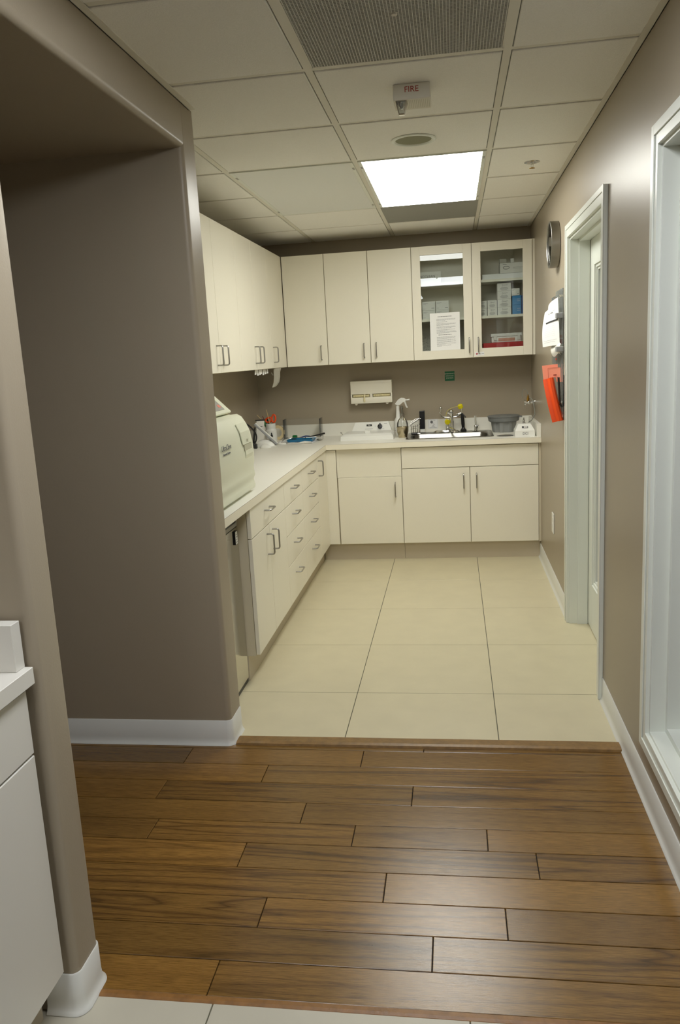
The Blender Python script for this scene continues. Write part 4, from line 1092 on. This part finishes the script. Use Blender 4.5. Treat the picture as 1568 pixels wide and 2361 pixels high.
def wallboard():
    root = thing('acrylic_wall_file', 'tinted clear acrylic wall file with grey clips beside the door frame', 'wall file', (-.01, 4.73, 1.10))
    MB().box(-.016, -.011, 4.480, 4.785, 1.12, 1.805, .001).box(-.014, -.010, 4.790, 4.985, 1.40, 1.785, .001).build('panel', M['greenacrylic'], root)
    for y, z in ((4.52, 1.765), (4.745, 1.765), (4.90, 1.745), (4.52, 1.20)):
        MB().cyl((0-.0005, y, z), (-.026, y, z), .008).cyl((-.026, y, z), (-.029, y, z), .011).build('standoff', M['chrome'], root)
    for z in (1.665, 1.487):
        MB().box(-.046, -.011, 4.505, 4.555, z-.014, z+.014, .003).build('clip', M['greyclip'], root)
    MB().use(M['redink']).box(-.0112-.006, -.0165, 4.86, 4.95, 1.497, 1.505).box(-.017, -.0165, 4.72, 4.78, 1.425, 1.437).box(-.017, -.0165, 4.74, 4.78, 1.445, 1.455).build('red_print', None, root)
wallboard()
def papers():
    # top sheet: hinged at the clip near the wall, free edge curling into the room
    def sheet(dy, dz, k, w, h, zt):
        def f(u, v):
            c = .16*math.sin(PI*v)*0.05
            x = -.032-(.050+.012*(1-v)*k)*u*(w/.216)-.008*math.sin(PI*u)-c*u+.008*(1-u)*(1-v)
            y = 4.535+dy+.185*u*(w/.216)
            return (x, y, zt-h*(1-v)+dz-.024*u*v-.010*u)
        return f
    root = thing('clipped_papers', 'white printed sheets clipped to the wall file and curling outward', 'papers', (-.09, 4.63, 1.5))
    MB().grid(sheet(.012, .020, -.4, .150, .235, 1.742), 10, 10).build('back_sheet', M['paper'], root)
    MB().grid(sheet(0, 0, 1, .216, .214, 1.725), 12, 12).build('front_sheet', M['paper'], root)
    f = sheet(-.0025, 0, 1, .216, .214, 1.725)
    bar = MB().use(M['darkink']); g = MB().use(M['ink'])
    def strip(mb, u0, u1, v0, v1):
        def q(u, v):
            p = Vector(f(u0+(u1-u0)*u, v0+(v1-v0)*v)); return p+Vector((-.001, -.0012, 0))
        mb.grid(q, 6, 1)
    strip(bar, .05, .72, .62, .655); strip(g, .15, .85, .895, .9); strip(g, .3, .45, .855, .87); strip(g, .5, .6, .855, .865); strip(g, .12, .9, .15, .154); strip(g, .2, .85, .10, .104)
    for k in range(7): strip(g, .2, .8, .56-.05*k, .562-.05*k)
    bar.build('bar_print', None, root); g.build('fine_print', None, root)
    tag(MB().grid(lambda u, v: (-.020-.030*u-.010*math.sin(PI*v), 4.52+.12*u, 1.455+.06*v+.010*math.sin(6*u)), 6, 6).build('receipt_slips', M['card']), 'small crumpled white slips under the lower grey clip of the wall file', 'paper')
papers()
def orange_folder():
    root = thing('orange_folder', 'rolled red-orange plastic folder leaning out of the black wall holder', 'folder', (-.04, 4.56, 1.09))
    top = Vector((-.078, 4.575, 1.330)); bot = Vector((-.030, 4.535, 1.095)); ax = (top-bot).normalized()
    s = Vector((1, .25, 0)); s = (s-ax*s.dot(ax)).normalized(); n = ax.cross(s)
    # open trough cross-section, wider at the left
    sec = [(-.034, .006), (-.022, -.002), (-.012, -.004), (-.002, -.018), (.012, -.020), (.024, -.012), (.030, .004), (.024, .016), (.008, .020)]
    m = MB()
    loops = []
    for k in range(9):
        t = k/8; c = bot.lerp(top, t)+n*(-.006*math.sin(PI*t))-s*.006*math.sin(PI*t)
        sc_ = 1.-.05*t
        loops.append([c+s*a*sc_+n*b for a, b in sec])
    m.loft(loops, True, False, False, False)
    m.build('cover', M['folder'], root)
    m = MB(); loops = []
    for k in range(9):
        t = k/8; c = bot.lerp(top, t)+n*(.004-.006*math.sin(PI*t))+s*.012
        loops.append([c+s*a+n*b for a, b in ((.0, .0), (.014, -.010), (.027, -.004), (.032, .012))])
    m.loft(loops, True, False, False, False)
    m.build('inner_sheets', M['bracket'], root)
    root = thing('wall_holder', 'black wire pocket holder on the right wall behind the orange folder', 'holder', (-.015, 4.52, 1.17))
    w = MB()
    for y in (4.485, 4.51, 4.535): w.tube(fillet([(-.004, y, 1.345), (-.010, y, 1.20), (-.016, y, 1.175), (-.026, y, 1.19), (-.034, y-.004, 1.335)], .005), .0028, 6)
    w.tube([(-.034, 4.478, 1.335), (-.034, 4.54, 1.335)], .003, 6).tube([(-.005, 4.478, 1.345), (-.005, 4.54, 1.345)], .003, 6)
    w.box(-.008, -.0045, 4.48, 4.54, 1.18, 1.345)
    w.build('wire_pocket', M['black'], root)
    root = thing('salmon_note_cards', 'salmon pink note cards standing in the holder above the folder', 'cards', (-.05, 4.6, 1.31))
    def card(u, v, x0=-.100, x1=-.024, z0=1.318, z1=1.400): return (x0+(x1-x0)*u-.008*(v)+.006*v*u, 4.635-.03*u, z0+(z1-z0)*v+.006*u)
    MB().grid(card, 6, 6).build('back_card', M['note'], root)
    MB().grid(lambda u, v: (-.074+.062*u-.004*v, 4.605-.03*u, 1.310+.080*v+.003*math.sin(5*u)), 6, 6).build('front_card', M['note'], root)
    b = MB().use(M['redink'])
    b.tube([(-.076, 4.6035, 1.314), (-.079, 4.603, 1.386), (-.024, 4.5765, 1.389)], .0008, 5).box(-.052, -.032, 4.585, 4.5862, 1.344, 1.350)
    b.build('card_print', None, root)
orange_folder()
root = thing('wall_outlet', 'white wall outlet plate low on the right wall before the door', 'outlet', (0, 5.02, .35))
MB().box(-.006, -.0004, 4.978, 5.064, .350, .478, .0025).build('cover_plate', M['white'], root)
for z in (.392, .436): MB().box(-.0075, -.0058, 5.004, 5.038, z-.014, z+.014, .0015).build('socket', M['card'], root)

# ================================================================== CEILING THINGS
def cx0(i): return GX+i*TX
def light(i, j, mat, label):
    x0, x1, y0, y1 = cx0(i)+.012, cx0(i+1)-.012, GY+j*TY+.012, GY+(j+2)*TY-.012
    root = thing('ceiling_light', label, 'ceiling light', ((x0+x1)/2, (y0+y1)/2, H-.003), 'flat rectangular ceiling lights')
    z0, z1 = H-.003, H+.012; e = .018
    f = MB().box(x0, x0+e, y0, y1, z0, z1, .001, 1).box(x1-e, x1, y0, y1, z0, z1, .001, 1).box(x0+e, x1-e, y0, y0+.006, z0, z1).box(x0+e, x1-e, y1-.010, y1, z0, z1)
    fr = f.build('frame', M['trim'], root)
    l = MB()
    for yy in (y0+.12, y1-.12):
        for xx in (x0+.004, x1-.014): l.box(xx, xx+.010, yy-.02, yy+.02, z0-.0015, z0, .0005, 1)
    l.build('latch', M['greymetal'], fr)
    MB().box(x0+e, x1-e, y0+.006, y1-.010, z0+.0005, z0+.004).build('diffuser', mat, root)
light(-1, 2, LIT, 'bright lit rectangular ceiling light over the tiled kitchen floor')
light(-2, 2, M['frost'], 'unlit rectangular ceiling light left of the lit one')
light(-1, -3, LIT2, 'lit rectangular ceiling light above the near hall, behind the grille')
light(-2, -7, LIT2, 'unseen added ceiling light brightening the near end of the hall')  # extra panel out of view, added to lift the near hall's brightness
def grille():
    x0, x1, y0, y1 = cx0(-1)+.012, cx0(0)-.012, GY-TY+.012, GY-.012
    root = thing('ceiling_vent', 'square silver egg-crate air grille in the ceiling', 'vent', ((x0+x1)/2, (y0+y1)/2, H))
    z0, z1 = H+.001, H+.013
    MB().box(x0, x0+.006, y0, y1, z0, z1).box(x1-.006, x1, y0, y1, z0, z1).box(x0, x1, y0, y0+.006, z0, z1).box(x0, x1, y1-.006, y1, z0, z1).build('frame', M['tbar'], root)
    g = MB(); n = 66
    for k in range(1, n):
        x = x0+(x1-x0)*k/n; g.box(x-.0010, x+.0010, y0+.006, y1-.006, z0, z1-.0004)
        y = y0+(y1-y0)*k/n; g.box(x0+.006, x1-.006, y-.0010, y+.0010, z0+.0002, z1-.0006)
    g.build('grid', pbr('grille_silver', (205, 204, 196), .5), root)
    MB().box(x0, x1, y0, y1, z1+.025, z1+.027).build('backing', pbr('dim_duct', (120, 116, 104), .9), root)
    MB().cyl((-.735, 2.36, z0-.004), (-.735, 2.36, z1), .008, .012).build('screw', M['tbar'], root)
grille()
x0, x1, y0, y1 = cx0(-1)+.012, cx0(0)-.012, GY+4*TY+.012, GY+5*TY-.012
tag(MB().box(x0, x1, y0, y1, H-.001, H+.012, .001, 1).build('ceiling_panel', M['greycard']), 'square grey ceiling panel just beyond the lit ceiling light', 'ceiling panel')
def alarm():
    root = thing('fire_alarm_strobe', 'off-white fire alarm strobe lettered FIRE on the ceiling', 'fire alarm', (-.718, 2.99, 2.31))
    x0, x1, y0, y1, z0 = -.781, -.655, 2.925, 3.045, 2.351; ht = H-.0012
    MB().box(x0, x1, y0, y1, z0, ht, .003).build('housing', M['tbar'], root)
    text('FIRE', .026, (-.718, y0-.0006, 2.382), (1, 0, 0), (0, 0, 1), M['redink'], root, sx=1.05, ext=.0003)
    g = MB()
    for k in range(13): g.box(-.735+.0062*k, -.7338+.0062*k, y0+.012, y1-.018, z0-.0006, z0+.0002)
    g.build('sounder_slots', M['autodark'], root)
    MB().loft([rrect(-.775, -.735, y0+.004, y0+.055, .008, z0), rrect(-.770, -.740, y0+.008, y0+.050, .008, z0-.022), rrect(-.765, -.745, y0+.014, y0+.045, .006, z0-.038)], True).build('strobe_lens', M['lens'], root)
    MB().lathe((-.755, y0+.03, z0), [(.014, 0), (.011, -.010), (.004, -.020)]).build('reflector', M['chrome'], root)
alarm()
def speaker():
    c = (-.745, 3.655, H-.001)
    root = thing('ceiling_speaker', 'round white-rimmed recessed ceiling speaker near the lit light', 'speaker', c)
    MB().lathe(c, [(.096, 0), (.098, -.003), (.094, -.006), (.082, -.006), (.077, -.001), (.076, .0)], cap0=False, cap1=False).build('rim', M['trim'], root)
    MB().cyl((c[0], c[1], H-.0022), (c[0], c[1], H-.0014), .078, seg=40).build('mesh_cover', pbr('speaker_mesh', (146, 146, 120), .7, bump=.8, bscale=900), root)
speaker()
def sprinkler():
    c = (-.190, 4.275, H-.001)
    root = thing('sprinkler_head', 'chrome fire sprinkler head hanging from the ceiling tile', 'sprinkler', c)
    MB().lathe(c, [(.039, 0), (.039, -.002), (.030, -.005), (.018, -.003), (.012, -.001)]).build('escutcheon', M['chrome'], root)
    MB().tube([(c[0]-.006, c[1], H-.002), (c[0]-.004, c[1], H-.028)], .0022, 6).tube([(c[0]+.006, c[1], H-.002), (c[0]+.004, c[1], H-.028)], .0022, 6).cyl((c[0], c[1], H-.002), (c[0], c[1], H-.012), .007).build('frame_arms', M['chrome'], root)
    MB().lathe((c[0], c[1], H-.030), [(.004, .004), (.014, 0), (.014, -.0015), (.003, -.003)]).build('deflector', M['brass'], root)
sprinkler()

# ================================================================== NEAR LEFT CABINET
def near_cab():
    root = thing('hall_base_cabinet', 'white base cabinet with drawer over door at the near left edge', 'cabinet', (-1.85, 1.2, 0))
    w = pbr('white_laminate', (222, 220, 212), .36)
    y1 = 1.500; X = -1.533
    MB().box(-2.199, X-.021, .55, y1-.001, .13, .838).build('carcass', M['carcass'], root)
    MB().box(X-.09, X-.07, .55, y1-.001, -.003, .129).build('toe_kick', M['toe'], root)
    for a, b, zs in ((1.02, y1, 0), (.55, 1.02, 0)):
        MB().box(X-.019, X, a+G, b-G, .685, .832, .0015, 1).build('drawer', w, root)
        MB().box(X-.019, X, a+G, b-G, .132, .680, .0015, 1).build('door', w, root)
    root = thing('hall_worktop', 'white worktop with side splash against the near wall end, left edge', 'worktop', (-1.85, 1.2, .84))
    MB().box(-2.199, -1.518, .55, 1.512, .842, .880, .001, 1).build('top', w, root)
    MB().box(-2.199, -1.536, 1.478, 1.512, .8802, .985, .001, 1).build('side_splash', w, root)
near_cab()

# ================================================================== NEXT ROOM (seen through the door glass)
root = thing('next_room_counter', 'pale counter with drawers in the room beyond the glazed door', 'cabinet', (.9, 6.08, 0))
MB().box(.16, 1.6, 5.77, 6.378, .0005, .85).build('carcass', M['trim'], root)
MB().box(.15, 1.62, 5.74, 6.378, .851, .885).build('top', M['greycard'], root)
for a in (.17, .65, 1.13): MB().box(a, a+.46, 5.75, 5.7695, .70, .84).build('drawer', M['trim'], root); MB().box(a, a+.46, 5.75, 5.7695, .12, .69).build('door', M['greycard'], root)
for k in range(4): tag(MB().box(.32, .72, 5.82, 6.15, .8855+.016*k, .898+.016*k, .002).build('paper_tray', M['paper']), '%s white tray of the stack seen through the door glass' % lv[k], 'tray', 'white trays in the next room')
tag(MB().box(.36, .70, 5.95, 6.15, .951, 1.05, .003).build('grey_box', M['greydark']), 'grey box on the tray stack seen through the door glass', 'box')
rt = thing('ceiling_light', 'unseen added ceiling light brightening the room beyond the glazed door', 'ceiling light', (1.5, 3.6, 2.41), 'flat rectangular ceiling lights')
MB().box(1.2, 1.8, 3.0, 4.2, 2.408, 2.4195).build('diffuser', LIT3, rt)  # unseen glowing panel, added so the next room looks lit through the glass

# ================================================================== CAMERA, WORLD, VIEW
R = Vector((.98908355, .13772274, -.052404)); U = Vector((.02473937, .19538084, .98041537)); F = Vector((-.14526423, .97100915, -.1898408))
cam = bpy.data.cameras.new('camera'); co = bpy.data.objects.new('camera', cam); COL.objects.link(co)
mt = Matrix((R, U, -F)).transposed().to_4x4(); mt.translation = Vector((-.602, 0, 1.5)); co.matrix_world = mt
cam.sensor_fit = 'VERTICAL'; cam.sensor_height = 36.; cam.sensor_width = 36.; cam.lens = 1829.5/2361*36.
cam.clip_start = .02; cam.clip_end = 50
sc.camera = co
w = bpy.data.worlds.new('world'); sc.world = w; w.use_nodes = True
w.node_tree.nodes['Background'].inputs[0].default_value = (.02, .02, .02, 1)
w.node_tree.nodes['Background'].inputs[1].default_value = 1.
sc.view_settings.view_transform = 'Standard'; sc.view_settings.look = 'None'
sc.view_settings.exposure = 0.; sc.view_settings.gamma = 1.; sc.view_settings.use_curve_mapping = False
try:
    sc.cycles.use_denoising = True
    sc.cycles.max_bounces = 10; sc.cycles.diffuse_bounces = 6; sc.cycles.glossy_bounces = 5; sc.cycles.transparent_max_bounces = 16
    sc.cycles.sample_clamp_indirect = 6.
except Exception: pass
